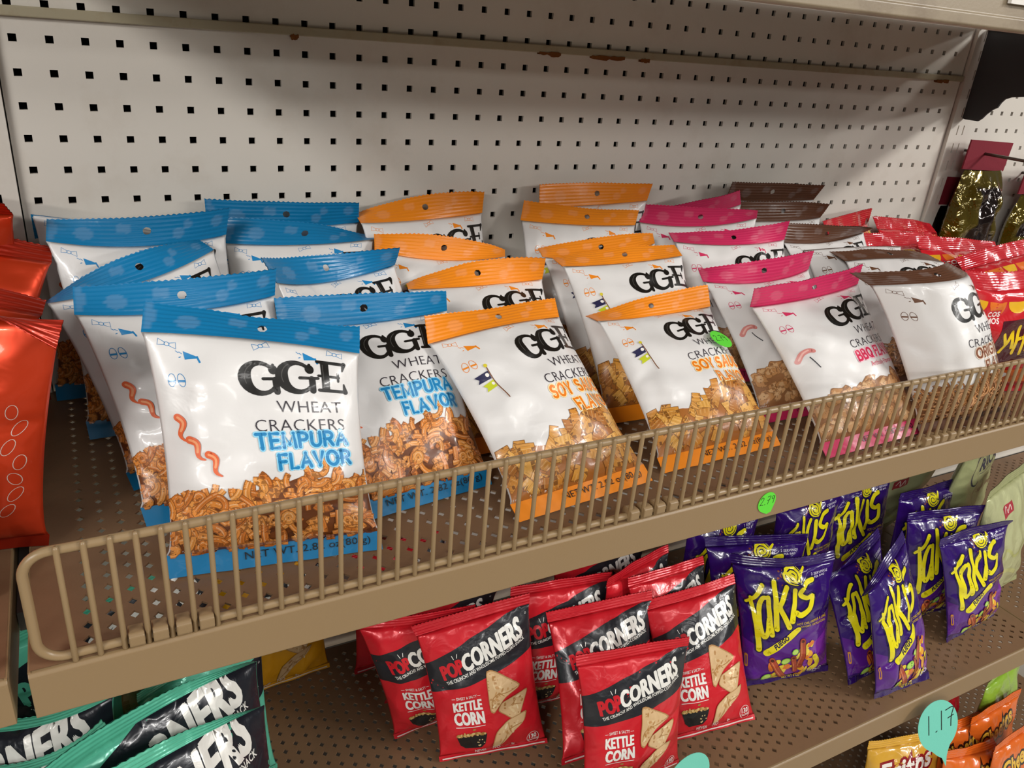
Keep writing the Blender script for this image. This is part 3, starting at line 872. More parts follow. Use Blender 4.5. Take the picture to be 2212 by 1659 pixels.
def chili_art():
    A = Art(); rng = random.Random(7)
    y, k = 'ece01c', '1a1140'
    A.poly([(-64, 70), (-30, 55), (0, 72), (30, 90), (64, 100), (64, 14), (-64, 14)], '561c84')
    A.layer(.4); A.poly([(-20, 14), (64, 14), (64, 78), (36, 66), (0, 50)], '7a2a9c')
    # spice burst
    for q in range(40):
        a, r0 = rng.uniform(0, 6.3), abs(rng.gauss(0, 6))
        A.layer(.06); A.ellipse(-2 + r0 * math.cos(a), 155 + r0 * .7 * math.sin(a), rng.uniform(.6, 2.2), rng.uniform(.5, 1.6), rng.choice(['a8562a', 'c06a30', '7c3c24']), 0, 7)
    strokes = [
        ([(-55, 117), (-45, 126), (-34, 141)], [3.5, 5, 6]),
        ([(-50, 125), (-48, 105), (-46, 80), (-45, 58)], [4, 6, 7, 7.5]),
        ([(-29, 127), (-36, 126), (-41, 112), (-42, 88), (-38, 76), (-33, 84), (-30, 100)], [5, 5.5, 6, 6.5, 6.5, 6, 5.5]),
        ([(-29, 128), (-29, 104), (-28, 80)], [5.5, 6.5, 7]),
        ([(-19, 147), (-20, 118), (-21, 88)], [6, 7, 7.5]),
        ([(-4, 141), (-12, 124), (-15, 116), (-10, 104), (-4, 90)], [6, 6.5, 7, 7, 7.5]),
        ([(6, 138), (4, 118), (0, 99)], [6, 7, 8]),
        ([(31, 147), (20, 144), (13, 132), (22, 126), (30, 128), (26, 112), (14, 105), (7, 108)], [6, 6.5, 7, 6.5, 6.5, 7, 7, 7.5]),
    ]
    A.layer()
    strokes = [(P_, [q * .95 for q in w]) for P_, w in strokes]
    for P_, w in strokes: A.stroke(P_, [q + 4.2 for q in w], k)
    A.layer(2)
    for P_, w in strokes: A.stroke(P_, w, y)
    A.layer()
    sp = [(5 + (2 + .42 * t) * math.cos(t * .62), 154 + (1.6 + .36 * t) * math.sin(t * .62)) for t in range(0, 29)]
    A.ellipse(5, 154, 13.2, 11, k); A.layer(); A.ellipse(5, 154, 12, 9.8, y); A.layer()
    A.stroke(sp, 1.1, k, smooth=False); A.stroke([(15, 156), (21, 161)], [4, 2], y, smooth=False)
    A.layer()
    A.stroke([(-34, 54), (-14, 68), (9, 86)], [11, 10, 8], y); A.layer()
    A.text('FUEGO', -22, 58.5, 6.8, k, .05, width=24, rot=.68, shear=.2)
    A.text('HOT CHILI PEPPER & LIME', 6, 93, 3.0, 'c9a52c', .02, width=48)
    A.text('FLAVORED TORTILLA CHIPS', 12, 88.6, 2.6, 'c9a52c', .02, width=40)
    A.text('2 SERVINGS', 30, 152, 3.0, 'cfc8e0', .02, width=24); A.text('PER BAG', 34, 148, 2.6, 'cfc8e0', .02, width=16)
    A.layer()                                             # flames, rolled chips, lime wedges
    for q in range(44):
        x = rng.uniform(-34, 30); yy = rng.uniform(10, 34 + (x + 34) * .5)
        A.layer(.1); A.ellipse(x, yy, rng.uniform(3, 9), rng.uniform(2, 5), rng.choice(['e8a52a', 'e0c832', 'd9762a', 'ecd24a']), rng.uniform(0, 3), 10)
    for P_, w in (([(-27, 42), (-17, 24), (-6, 9)], 9.5), ([(16, 68), (15, 48), (13, 30)], 9), ([(2, 46), (6, 32), (8, 22)], 8)):
        A.layer(); A.stroke(P_, w, '6e2a1a'); A.layer(.5); A.stroke(P_, w * .8, 'a8432a'); A.layer(.4)
        A.stroke([(p[0] - w * .2, p[1]) for p in P_], w * .14, 'cf7a4a'); A.ellipse(P_[0][0], P_[0][1], w * .28, w * .22, '4a1a12')
    for (x, yy, r0) in ((-8, 41, 7), (-33, 16, 7.5), (4, 55, 5)):
        A.layer(); A.ellipse(x, yy, r0, r0 * .72, '6fae2e', .4); A.layer(.4); A.ellipse(x, yy, r0 * .82, r0 * .56, 'b9dc6a', .4)
    A.layer(); A.stroke([(30, 20), (40, 30), (34, 44)], 7, 'e2cf34'); A.stroke([(-60, 33), (-60, 48)], 3.4, 'c9883a', smooth=False)
    A.layer(); A.stroke([(-60, 35), (-60, 46)], 1.2, '5a2090', smooth=False)
    for x in (30, 38, 46): A.ring(x, 17.5, 3.4, 3.0, 1.2, 'd9d6e6')
    A.text('NET WT 4 OZ', -6, 3, 3.6, 'c9b52c', .02, width=26)
    return A

def cosmo_art():
    A = Art()
    for i, x in enumerate((-62, -33, -4, 25, 54)):
        A.layer(.2)
        A.poly([(x - 13, 134)] + [(x + 13 * math.cos(math.radians(t)), 134 - (16 if i % 2 else 13) * math.sin(math.radians(t))) for t in range(180, -1, -15)][::-1] + [(x - 13, 134)], ['e0a81e', 'e0742a', 'e8b42a', 'e0742a', 'e8b42a'][i])
    A.layer()
    A.fan([(-49, 124), (-27, 126), (-25, 107), (-47, 105)], 'c8202c'); A.layer()
    A.text('COS', -45, 116.5, 6.2, 'fbeeea', .03, width=17, rot=.08); A.text('MOS', -44, 108.5, 6.2, 'fbeeea', .03, width=17, rot=.08)
    A.layer()
    A.fan([(-20, 112), (24, 116), (46, 92), (36, 58), (-10, 54), (-24, 80)], '4a1420'); A.layer()
    y = 'ecc91c'
    for P_ in ([(-14, 96), (-8, 82), (-12, 72)], [(-8, 82), (-2, 98)], [(-2, 98), (2, 78)], [(6, 104), (6, 70)], [(6, 88), (16, 90)], [(16, 104), (17, 68)], [(24, 100), (36, 96)], [(28, 86), (34, 72), (24, 72), (28, 86)]):
        A.stroke(P_, 4.2, y, smooth=False)
    A.layer(); A.fan([(-22, 62), (-4, 52), (-14, 28), (-24, 22), (-27, 26)], 'e88a24'); A.fan([(-14, 28), (-24, 22), (-27, 26), (-25, 34)], 'f3eee4')
    A.ellipse(2, 46, 8, 4.5, '7fae2a', .5); A.ellipse(10, 36, 6, 4, 'f4f0ea')
    A.poly([(-74, 20), (74, 20), (74, 40), (30, 46), (-40, 38), (-74, 34)], 'e06a28')
    return A

def foil_art():
    A = Art(); rng = random.Random(3)
    for k in range(7):
        A.ring(58 + rng.uniform(-4, 8), 120 - k * 13, 3.6, 6, .45, 'f1d8cf', rng.uniform(-.6, .6), 16)
        A.ring(-56 + rng.uniform(-4, 8), 120 - k * 13, 3.6, 6, .45, 'f1d8cf', rng.uniform(-.6, .6), 16)
    return A

def olive_art():
    A = Art(); n = '2a3350'
    pts = [(-38 + 13 * math.cos(math.radians(t)), 168 + 24 * math.sin(math.radians(t))) for t in range(50, 311, 20)]
    A.stroke(pts, [2, 2.6, 3.2, 3.8, 4.2, 4.6, 4.8, 4.6, 4.2, 3.6, 3, 2.6, 2, 2][:len(pts)], n)
    A.text('RACK', -22, 162, 19, n, .035, width=82)
    A.stroke([(-20, 157), (80, 157)], .8, n, smooth=False)
    A.text('OLD FASHIONED', -14, 143, 5, '8c8c66', .01, width=70); A.text('Salt & Vinegar', -14, 126, 9, '9a6a58', .01, width=76)
    return A

def olive2_art():
    A = Art()
    A.fan([(-40, 160), (-8, 166), (-4, 150), (-38, 144)], 'b03a44'); A.layer(); A.stroke([(-32, 152), (-26, 160), (-22, 150), (-16, 161), (-12, 153)], 1.6, 'efe2d6')
    A.stroke([(-50, 60), (-20, 90), (20, 70), (60, 96)], 5, 'b9bd78'); A.stroke([(-60, 30), (-10, 52), (40, 36)], 7, 'c9cc8a')
    return A

def script_art(word, base, fg, edge, extra=None):
    A = Art()
    A.text(word, -46, 136, 26, edge, .13, width=92, rot=.22, shear=.2); A.layer()
    A.text(word, -46, 136, 26, fg, .03, width=92, rot=.22, shear=.2)
    if extra == 'corn':
        A.layer(); A.fan([(-50, 92), (56, 124), (60, 104), (-44, 74)], '9c1c22')
    rng = random.Random(word)
    for k in range(24):
        A.layer(.3); A.ellipse(rng.uniform(-52, 52), rng.uniform(22, 66), 9, 3.2, rng.choice(['e08a2a', 'd9762a', 'f0a83a']), rng.uniform(0, 3), 12)
    return A

# ------------------------------------------------------------------ bags
def nodes(n, lo=-1.0, hi=1.0):
    s = np.linspace(-1, 1, n + 1)
    u = .45 * s + .55 * np.sin(s * math.pi / 2)
    return lo + (u + 1) / 2 * (hi - lo)

KIND = {
    # name, W, H, top seal, bottom seal, front bulge, back bulge, base colour, seal colour, body material, seal material
    'blue':   dict(nm='cracker_bag', W=.140, H=.190, hh=.025, sb=.0155, af=0.019, ab=0.011, base='e2e0de', seal='0f76aa', mat='film_white', smat='film_seal'),
    'orange': dict(nm='cracker_bag', W=.140, H=.190, hh=.025, sb=.0155, af=0.019, ab=0.011, base='e2e0de', seal='f08c1e', mat='film_white', smat='film_seal'),
    'pink':   dict(nm='cracker_bag', W=.140, H=.190, hh=.025, sb=.0155, af=0.019, ab=0.011, base='e2e0de', seal='cf2f60', mat='film_white', smat='film_seal'),
    'brown':  dict(nm='cracker_bag', W=.140, H=.190, hh=.025, sb=.0155, af=0.019, ab=0.011, base='e2e0de', seal='5e3d2c', mat='film_white', smat='film_seal'),
    'red':    dict(cw=1.35, nm='popcorn_chip_bag', W=.127, H=.165, hh=.012, sb=.006, af=0.018, ab=0.011, base='d0202c', seal='c81f2b', mat='film_pop', smat='film_pop'),
    'yellow': dict(cw=1.30, nm='popcorn_chip_bag', W=.127, H=.165, hh=.012, sb=.006, af=0.016, ab=0.010, base='e8a414', seal='e8a414', mat='film_pop', smat='film_pop'),
    'mint':   dict(cw=1.70, nm='popcorn_chip_bag', W=.215, H=.250, hh=.014, sb=.008, af=0.024, ab=0.014, base='62c4a6', seal='5cbf9f', mat='film_pop', smat='film_pop'),
    'mint2':  dict(cw=1.70, nm='popcorn_chip_bag', W=.127, H=.190, hh=.012, sb=.006, af=.018, ab=.011, base='62c4a6', seal='5cbf9f', mat='film_pop', smat='film_pop'),
    'purple': dict(cw=2.20, nm='rolled_chip_bag', W=.130, H=.175, hh=.013, sb=.008, af=0.021, ab=0.013, base='301068', seal='2a0e5c', mat='film_gloss', smat='film_gloss'),
    'cosmo':  dict(cw=1.30, nm='corn_snack_bag', W=.150, H=.165, hh=.020, sb=.010, af=0.019, ab=0.012, base='c8202a', seal='c01f2a', mat='film_gloss', smat='film_gloss'),
    'foil':   dict(cw=2.20, nm='foil_snack_bag', W=.150, H=.200, hh=.018, sb=.010, af=0.024, ab=0.015, base='d6401c', seal='b02a14', mat='film_foil', smat='film_foil'),
    'olive':  dict(cw=1.80, nm='potato_chip_bag', W=.185, H=.240, hh=.015, sb=.008, af=0.024, ab=0.014, base='b4b886', seal='9a9e6c', mat='film_pop', smat='film_pop'),
    'olive2': dict(cw=1.80, nm='potato_chip_bag', W=.170, H=.200, hh=.015, sb=.008, af=0.024, ab=0.014, base='bcbf90', seal='a4a878', mat='film_pop', smat='film_pop'),
    'frito':  dict(cw=1.50, nm='corn_chip_bag', W=.140, H=.200, hh=.014, sb=.008, af=0.022, ab=0.013, base='d9a63a', seal='d9a63a', mat='film_gloss', smat='film_gloss'),
    'cheeto': dict(cw=1.50, nm='cheese_puff_bag', W=.140, H=.200, hh=.014, sb=.008, af=0.022, ab=0.013, base='dd6a22', seal='d8641e', mat='film_gloss', smat='film_gloss'),
    'crimson': dict(cw=1.60, nm='cheese_puff_bag', W=.140, H=.230, hh=.014, sb=.008, af=0.022, ab=0.013, base='9c1420', seal='8e121c', mat='film_gloss', smat='film_gloss'),
    'lime':   dict(cw=1.60, nm='tortilla_chip_bag', W=.140, H=.230, hh=.014, sb=.008, af=0.022, ab=0.013, base='8fb43a', seal='8fb43a', mat='film_gloss', smat='film_gloss'),
}
NU, NV = 40, 46
ART = {}
def get_art(kind):
    if kind in ART: return ART[kind]
    K = KIND[kind]
    if kind in ('blue', 'orange', 'pink', 'brown'): A = cracker_art(kind); dw = 140
    elif kind in ('red', 'mint', 'mint2', 'yellow'): A = popcorn_art('mint' if kind == 'mint2' else kind); dw = 127
    elif kind == 'purple': A = chili_art(); dw = 130
    elif kind == 'cosmo': A = cosmo_art(); dw = 150
    elif kind == 'foil': A = foil_art(); dw = 150
    elif kind == 'olive': A = olive_art(); dw = 185
    elif kind == 'olive2': A = olive2_art(); dw = 170
    elif kind == 'frito': A = script_art('Fritos', None, 'f2ece2', '8e1a20', None); dw = 140
    elif kind == 'cheeto': A = script_art('Cheetos', None, 'e8b83a', '241a12'); dw = 140
    else: A = Art(); A.stroke([(-50, 100), (-10, 122), (50, 116)], 12, 'c23038' if kind == 'crimson' else 'c8d86a'); A.stroke([(-40, 60), (10, 80), (50, 60)], 9, 'b9404a' if kind == 'crimson' else '6f9a2a'); dw = 140
    k = K['W'] * 1000 / dw
    A.V = [(x * k, y * k) for x, y in A.V]
    gx = nodes(NU, -K['W'] * 500, K['W'] * 500)
    sb, Hb = K['sb'] * 1000, (K['H'] - K['hh']) * 1000
    gy = np.concatenate([np.linspace(sb, Hb, NV + 1), np.linspace(0, sb, 6)[1:-1]])
    ART[kind] = A.finish(gx, gy)
    return ART[kind]

class Surf:
    """front and back sheets of one filled bag hung between its seals"""
    def __init__(s, pts, K, seed):
        s.K = K
        s.TL, s.TM, s.TR, s.HL, s.HM, s.HR, s.BL, s.BR = [np.array(p, float) for p in pts]
        s.BM = (s.BL + s.BR) / 2
        s.W, s.hh = K['W'], K['hh']; s.Hb = K['H'] - K['hh']; s.sv = K['sb'] / s.Hb
        ax = (s.HR - s.HL) + (s.BR - s.BL); ay = s.HM - s.BM
        n = np.cross(ax, ay); s.N = n / np.linalg.norm(n)
        rng = random.Random(seed)
        s.cr = []
        for k in range(9):                                # folds running out of the two seals
            top = rng.random() < .6
            s.cr.append((rng.uniform(-.95, .95) * s.W / 2, s.Hb if top else K['sb'], rng.gauss(0, .5), -1 if top else 1,
                         rng.uniform(.035, .085), rng.choice([-1, 1, 1]) * rng.uniform(.0012, .0036), rng.uniform(.0025, .0065)))
        for k in range(4):                                # dents along the side edges
            sd = rng.choice([-1, 1])
            s.cr.append((sd * s.W / 2 * .9, rng.uniform(.25, .85) * s.Hb, sd * (-math.pi / 2) + rng.gauss(0, .5), 1,
                         rng.uniform(.03, .05), -rng.uniform(.0010, .0028), rng.uniform(.003, .006)))
        s.ns = [(rng.gauss(0, 1), rng.gauss(0, 1), rng.uniform(.022, .06), rng.uniform(0, 6.3), rng.uniform(.0003, .0008)) for k in range(6)]
        s.cr = [(a, b, c_, d, e, f * K.get('cw', 1.0), g) for (a, b, c_, d, e, f, g) in s.cr]
        s.skew = rng.uniform(-.15, .15)
        s.af = K['af'] * rng.uniform(.92, 1.06)
    @staticmethod
    def q(L, Mm, R, u):
        return L * (u * (u - 1) / 2)[:, None] + Mm * (1 - u * u)[:, None] + R * (u * (u + 1) / 2)[:, None]
    def plump(s, v):
        vv = np.clip((v - s.sv) / (1 - s.sv), 0, 1)
        return np.clip(np.sin(math.pi * vv ** .82), 0, 1) ** .58
    def base(s, u, v):
        return s.q(s.BL, s.BM, s.BR, u) * (1 - v)[:, None] + s.q(s.HL, s.HM, s.HR, u) * v[:, None]
    def wr(s, u, v):
        x, y = u * s.W / 2, v * s.Hb
        d = np.zeros_like(x)
        for (x0, y0, a, sg, L, amp, w) in s.cr:
            dx, dy = math.sin(a), sg * math.cos(a)
            t = (x - x0) * dx + (y - y0) * dy
            p = (x - x0) * dy - (y - y0) * dx
            ww = w * (1 + np.clip(t / L, 0, 1) * 1.2)
            d += amp * np.exp(-np.abs(p / ww) ** 1.5) * np.clip(1 - t / L, 0, 1) * (t > -.004)
        for (a, b, wl, ph, amp) in s.ns:
            n = math.hypot(a, b) + 1e-6
            d += amp * np.sin(2 * math.pi * (x * a + y * b) / n / wl + ph)
        return d
    def front(s, u, v):
        b = s.plump(v)
        ue = u * (1 - .085 * b)
        f = np.clip(1 - np.abs(u) ** 3.1, 0, 1) ** .78 * (1 + s.skew * u)
        m = np.clip(b, 0, 1) ** .6 * np.clip(1 - np.abs(u) ** 7, 0, 1)
        return s.base(ue, v) + s.N * (s.af * b * f + s.wr(u, v) * m)[:, None]
    def back(s, u, v):
        b = s.plump(v)
        ue = u * (1 - .085 * b)
        f = np.clip(1 - np.abs(u) ** 3.1, 0, 1) ** .78
        return s.base(ue, v) - s.N * (s.K['ab'] * b * f)[:, None]
    def off(s, u, v, e):
        h = 1e-3
        P = s.front(u, v)
        du = s.front(np.clip(u + h, -1, 1), v) - s.front(np.clip(u - h, -1, 1), v)
        dv = s.front(u, np.clip(v + h, 0, 1)) - s.front(u, np.clip(v - h, 0, 1))
        n = np.cross(du, dv); n /= (np.linalg.norm(n, axis=1)[:, None] + 1e-12)
        return P + n * np.asarray(e)[:, None]
    def header(s, u, w):
        return s.q(s.HL, s.HM, s.HR, u) * (1 - w)[:, None] + s.q(s.TL, s.TM, s.TR, u) * w[:, None]

def grid_faces(nu, nv, base=0, flip=False):
    F = []
    for j in range(nv):
        for i in range(nu):
            a = base + j * (nu + 1) + i
            q = [a, a + 1, a + nu + 2, a + nu + 1]
            F.append(q[::-1] if flip else q)
    return F

def on_grid(S, u, v, P, uq, vq, e):
    """points of the print on the bag's own facets, lifted by e along the facet normal"""
    G = P.reshape(len(v), len(u), 3)
    du = np.gradient(G, axis=1); dv = np.gradient(G, axis=0)
    Nn = np.cross(du, dv); Nn /= (np.linalg.norm(Nn, axis=2)[..., None] + 1e-12)
    i = np.clip(np.searchsorted(u, uq) - 1, 0, len(u) - 2); j = np.clip(np.searchsorted(v, vq) - 1, 0, len(v) - 2)
    a = ((uq - u[i]) / (u[i + 1] - u[i]))[:, None]; b = ((vq - v[j]) / (v[j + 1] - v[j]))[:, None]
    def lerp(Q): return (Q[j, i] * (1 - a) + Q[j, i + 1] * a) * (1 - b) + (Q[j + 1, i] * (1 - a) + Q[j + 1, i + 1] * a) * b
    n = lerp(Nn)
    return lerp(G) + n * np.asarray(e)[:, None]

def bag(kind, pts, label, group=None, category='snack bag', seed=0, shift=None, hole=None):
    K = KIND[kind]
    pts = np.array(pts, float)
    pts[:, 2] += Z0
    if shift is not None: pts = pts + np.array(shift)
    S = Surf(pts, K, seed)
    O = S.BM.copy()
    u = nodes(NU); v = np.linspace(S.sv, 1, NV + 1)
    U, Vv = np.meshgrid(u, v); U, Vv = U.ravel(), Vv.ravel()
    fr, bk = S.front(U, Vv), S.back(U, Vv)
    n1 = NU + 1
    idx_b = {}
    verts = [tuple(p) for p in fr]
    for j in range(NV + 1):
        for i in range(NU + 1):
            k = j * n1 + i
            if i in (0, NU) or j in (0, NV): idx_b[k] = k
            else: idx_b[k] = len(verts); verts.append(tuple(bk[k]))
    F = grid_faces(NU, NV)
    F += [[idx_b[i] for i in f[::-1]] for f in grid_faces(NU, NV)]
    base = hx(K['base'])
    cols = [base] * len(verts)
    A = get_art(kind)
    AV, AF, AC, AE = A.out
    seal_y = K['sb'] * 1000
    bV, bF, sV, sF = [], [], [], []
    if len(AV):
        isS = AV[:, 1] < seal_y - 1e-4
        fS = [all(AV[i, 1] <= seal_y + 1e-3 for i in f) for f in AF]
        u_, v_ = AV[:, 0] / (K['W'] * 500), np.clip(AV[:, 1] / (S.Hb * 1000), 0, 1)
        PB = on_grid(S, u, v, fr, np.clip(u_, -1, 1), np.clip(v_, S.sv, 1), AE)
        PS = S.off(np.clip(u_, -1, 1), np.minimum(v_, S.sv * .999), AE)
        nb = len(verts)
        verts += [tuple(p) for p in PB]; cols += [tuple(c) for c in AC]
        F += [[nb + i for i in f] for f, q in zip(AF, fS) if not q]
    body = mesh_obj(K['nm'], verts, F, M[K['mat']], None, cols, True, tuple(O))
    drop_loose(body)
    props(body, label, category, group)
    # bottom seal
    nv2 = 5
    U, Vv = np.meshgrid(u, np.linspace(0, S.sv, nv2 + 1)); U, Vv = U.ravel(), Vv.ravel()
    wv = np.sin(U * 9 + seed) * .0008 * (1 - Vv / S.sv)
    Pp = S.base(U, Vv) + S.N * wv[:, None]
    e = .00035
    vv = [tuple(p) for p in Pp + S.N * 0] + [tuple(p) for p in Pp - S.N * e]
    n = len(Pp)
    FF = grid_faces(NU, nv2) + grid_faces(NU, nv2, n, True)
    cc = [hx(K['seal'])] * len(vv)
    if len(AV):
        fs = [f for f, q in zip(AF, fS) if q]
        if fs:
            nb = len(vv)
            wv2 = np.sin(np.clip(u_, -1, 1) * 9 + seed) * .0008 * np.clip(1 - v_ / S.sv, 0, 1)
            vv += [tuple(p) for p in PS + S.N * wv2[:, None]]; cc += [tuple(c) for c in AC]
            FF += [[nb + i for i in f] for f in fs]
    o = mesh_obj('bottom_seal', [tuple(np.array(p) - O) for p in vv], FF, M[K['smat']], body, cc, True)
    drop_loose(o)
    # top seal with pressed ribs and a zigzag cut edge
    nu, nw = 64, 22
    u2 = np.linspace(-1, 1, nu + 1)
    ww = np.linspace(0, 1, nw + 1)
    U, Wv = np.meshgrid(u2, ww); U, Wv = U.ravel(), Wv.ravel()
    zig = np.where(np.arange(nu + 1) % 2 == 0, 0.0, -.0011 / S.hh)
    Wz = Wv.copy(); Wz[-(nu + 1):] += zig
    Pp = S.header(U, Wz)
    h1, h2 = S.header(np.clip(U + .01, -1, 1), Wz) - S.header(np.clip(U - .01, -1, 1), Wz), S.header(U, Wz + .01) - S.header(U, Wz - .01)
    nn = np.cross(h1, h2); nn /= (np.linalg.norm(nn, axis=1)[:, None] + 1e-12)
    rb = 7 if S.hh > .018 else 4
    amp = .00032
    rng = random.Random(seed + 99)
    k1, k2 = rng.uniform(2, 4), rng.uniform(0, 6)
    wave = amp * np.sin(2 * math.pi * rb * Wv) * np.clip(Wv * 8, 0, 1) + .0007 * np.sin(U * k1 * 2 + k2) * np.clip(Wv * 2, 0, 1)
    Pp = Pp + nn * wave[:, None]
    kill = set()
    if K['nm'] == 'cracker_bag' and hole is not False:
        hu, hw, hr = .02 + rng.uniform(-.05, .05), .50, .0030
        X, Y = (U - hu) * K['W'] / 2, (Wv - hw) * S.hh
        R_ = np.hypot(X, Y)
        for f_i, f in enumerate(grid_faces(nu, nw)):
            if np.mean(R_[f]) < hr: kill.add(f_i)
        vin = {i for k_, f in enumerate(grid_faces(nu, nw)) if k_ in kill for i in f}
        vout = {i for k_, f in enumerate(grid_faces(nu, nw)) if k_ not in kill for i in f}
        for i in vin & vout:
            sc = hr * 1.08 / max(R_[i], 1e-5)
            uu, w2 = hu + X[i] * sc / (K['W'] / 2), hw + Y[i] * sc / S.hh
            Pp[i] = S.header(np.array([uu]), np.array([w2]))[0] + nn[i] * wave[i]
    g = grid_faces(nu, nw)
    n = len(Pp)
    vv = [tuple(p - O) for p in Pp] + [tuple(p - O - q * .0005) for p, q in zip(Pp, nn)]
    FF = [f for k_, f in enumerate(g) if k_ not in kill] + [[n + i for i in f[::-1]] for k_, f in enumerate(g) if k_ not in kill]
    sc_ = hx(K['seal'])
    cc = [sc_] * len(vv)
    if K['nm'] == 'cracker_bag':                              # pale tone-on-tone marks pressed over the ribs
        lt = mix(K['seal'], 'ffffff', .055)
        for (mx, my, a, b_) in ((-.62, .42, .10, .24), (-.22, .62, .05, .16), (-.15, .60, .05, .16), (.42, .35, .06, .2), (.52, .62, .05, .16), (.86, .6, .06, .2), (-.95, .55, .05, .45)):
            for i in range(n):
                r_ = math.hypot((U[i] - mx) / a, (Wv[i] - my) / b_)
                if r_ < 1 and not (.10 < abs(mx + .62) < .0): cc[i] = lt
    o = mesh_obj('top_seal', vv, FF, M[K['smat']], body, cc, True)
    drop_loose(o)
    return body, S

def drop_loose(o):
    bm = bmesh.new(); bm.from_mesh(o.data)
    lo = [v for v in bm.verts if not v.link_faces]
    if lo: bmesh.ops.delete(bm, geom=lo, context='VERTS')
    bm.to_mesh(o.data); bm.free()

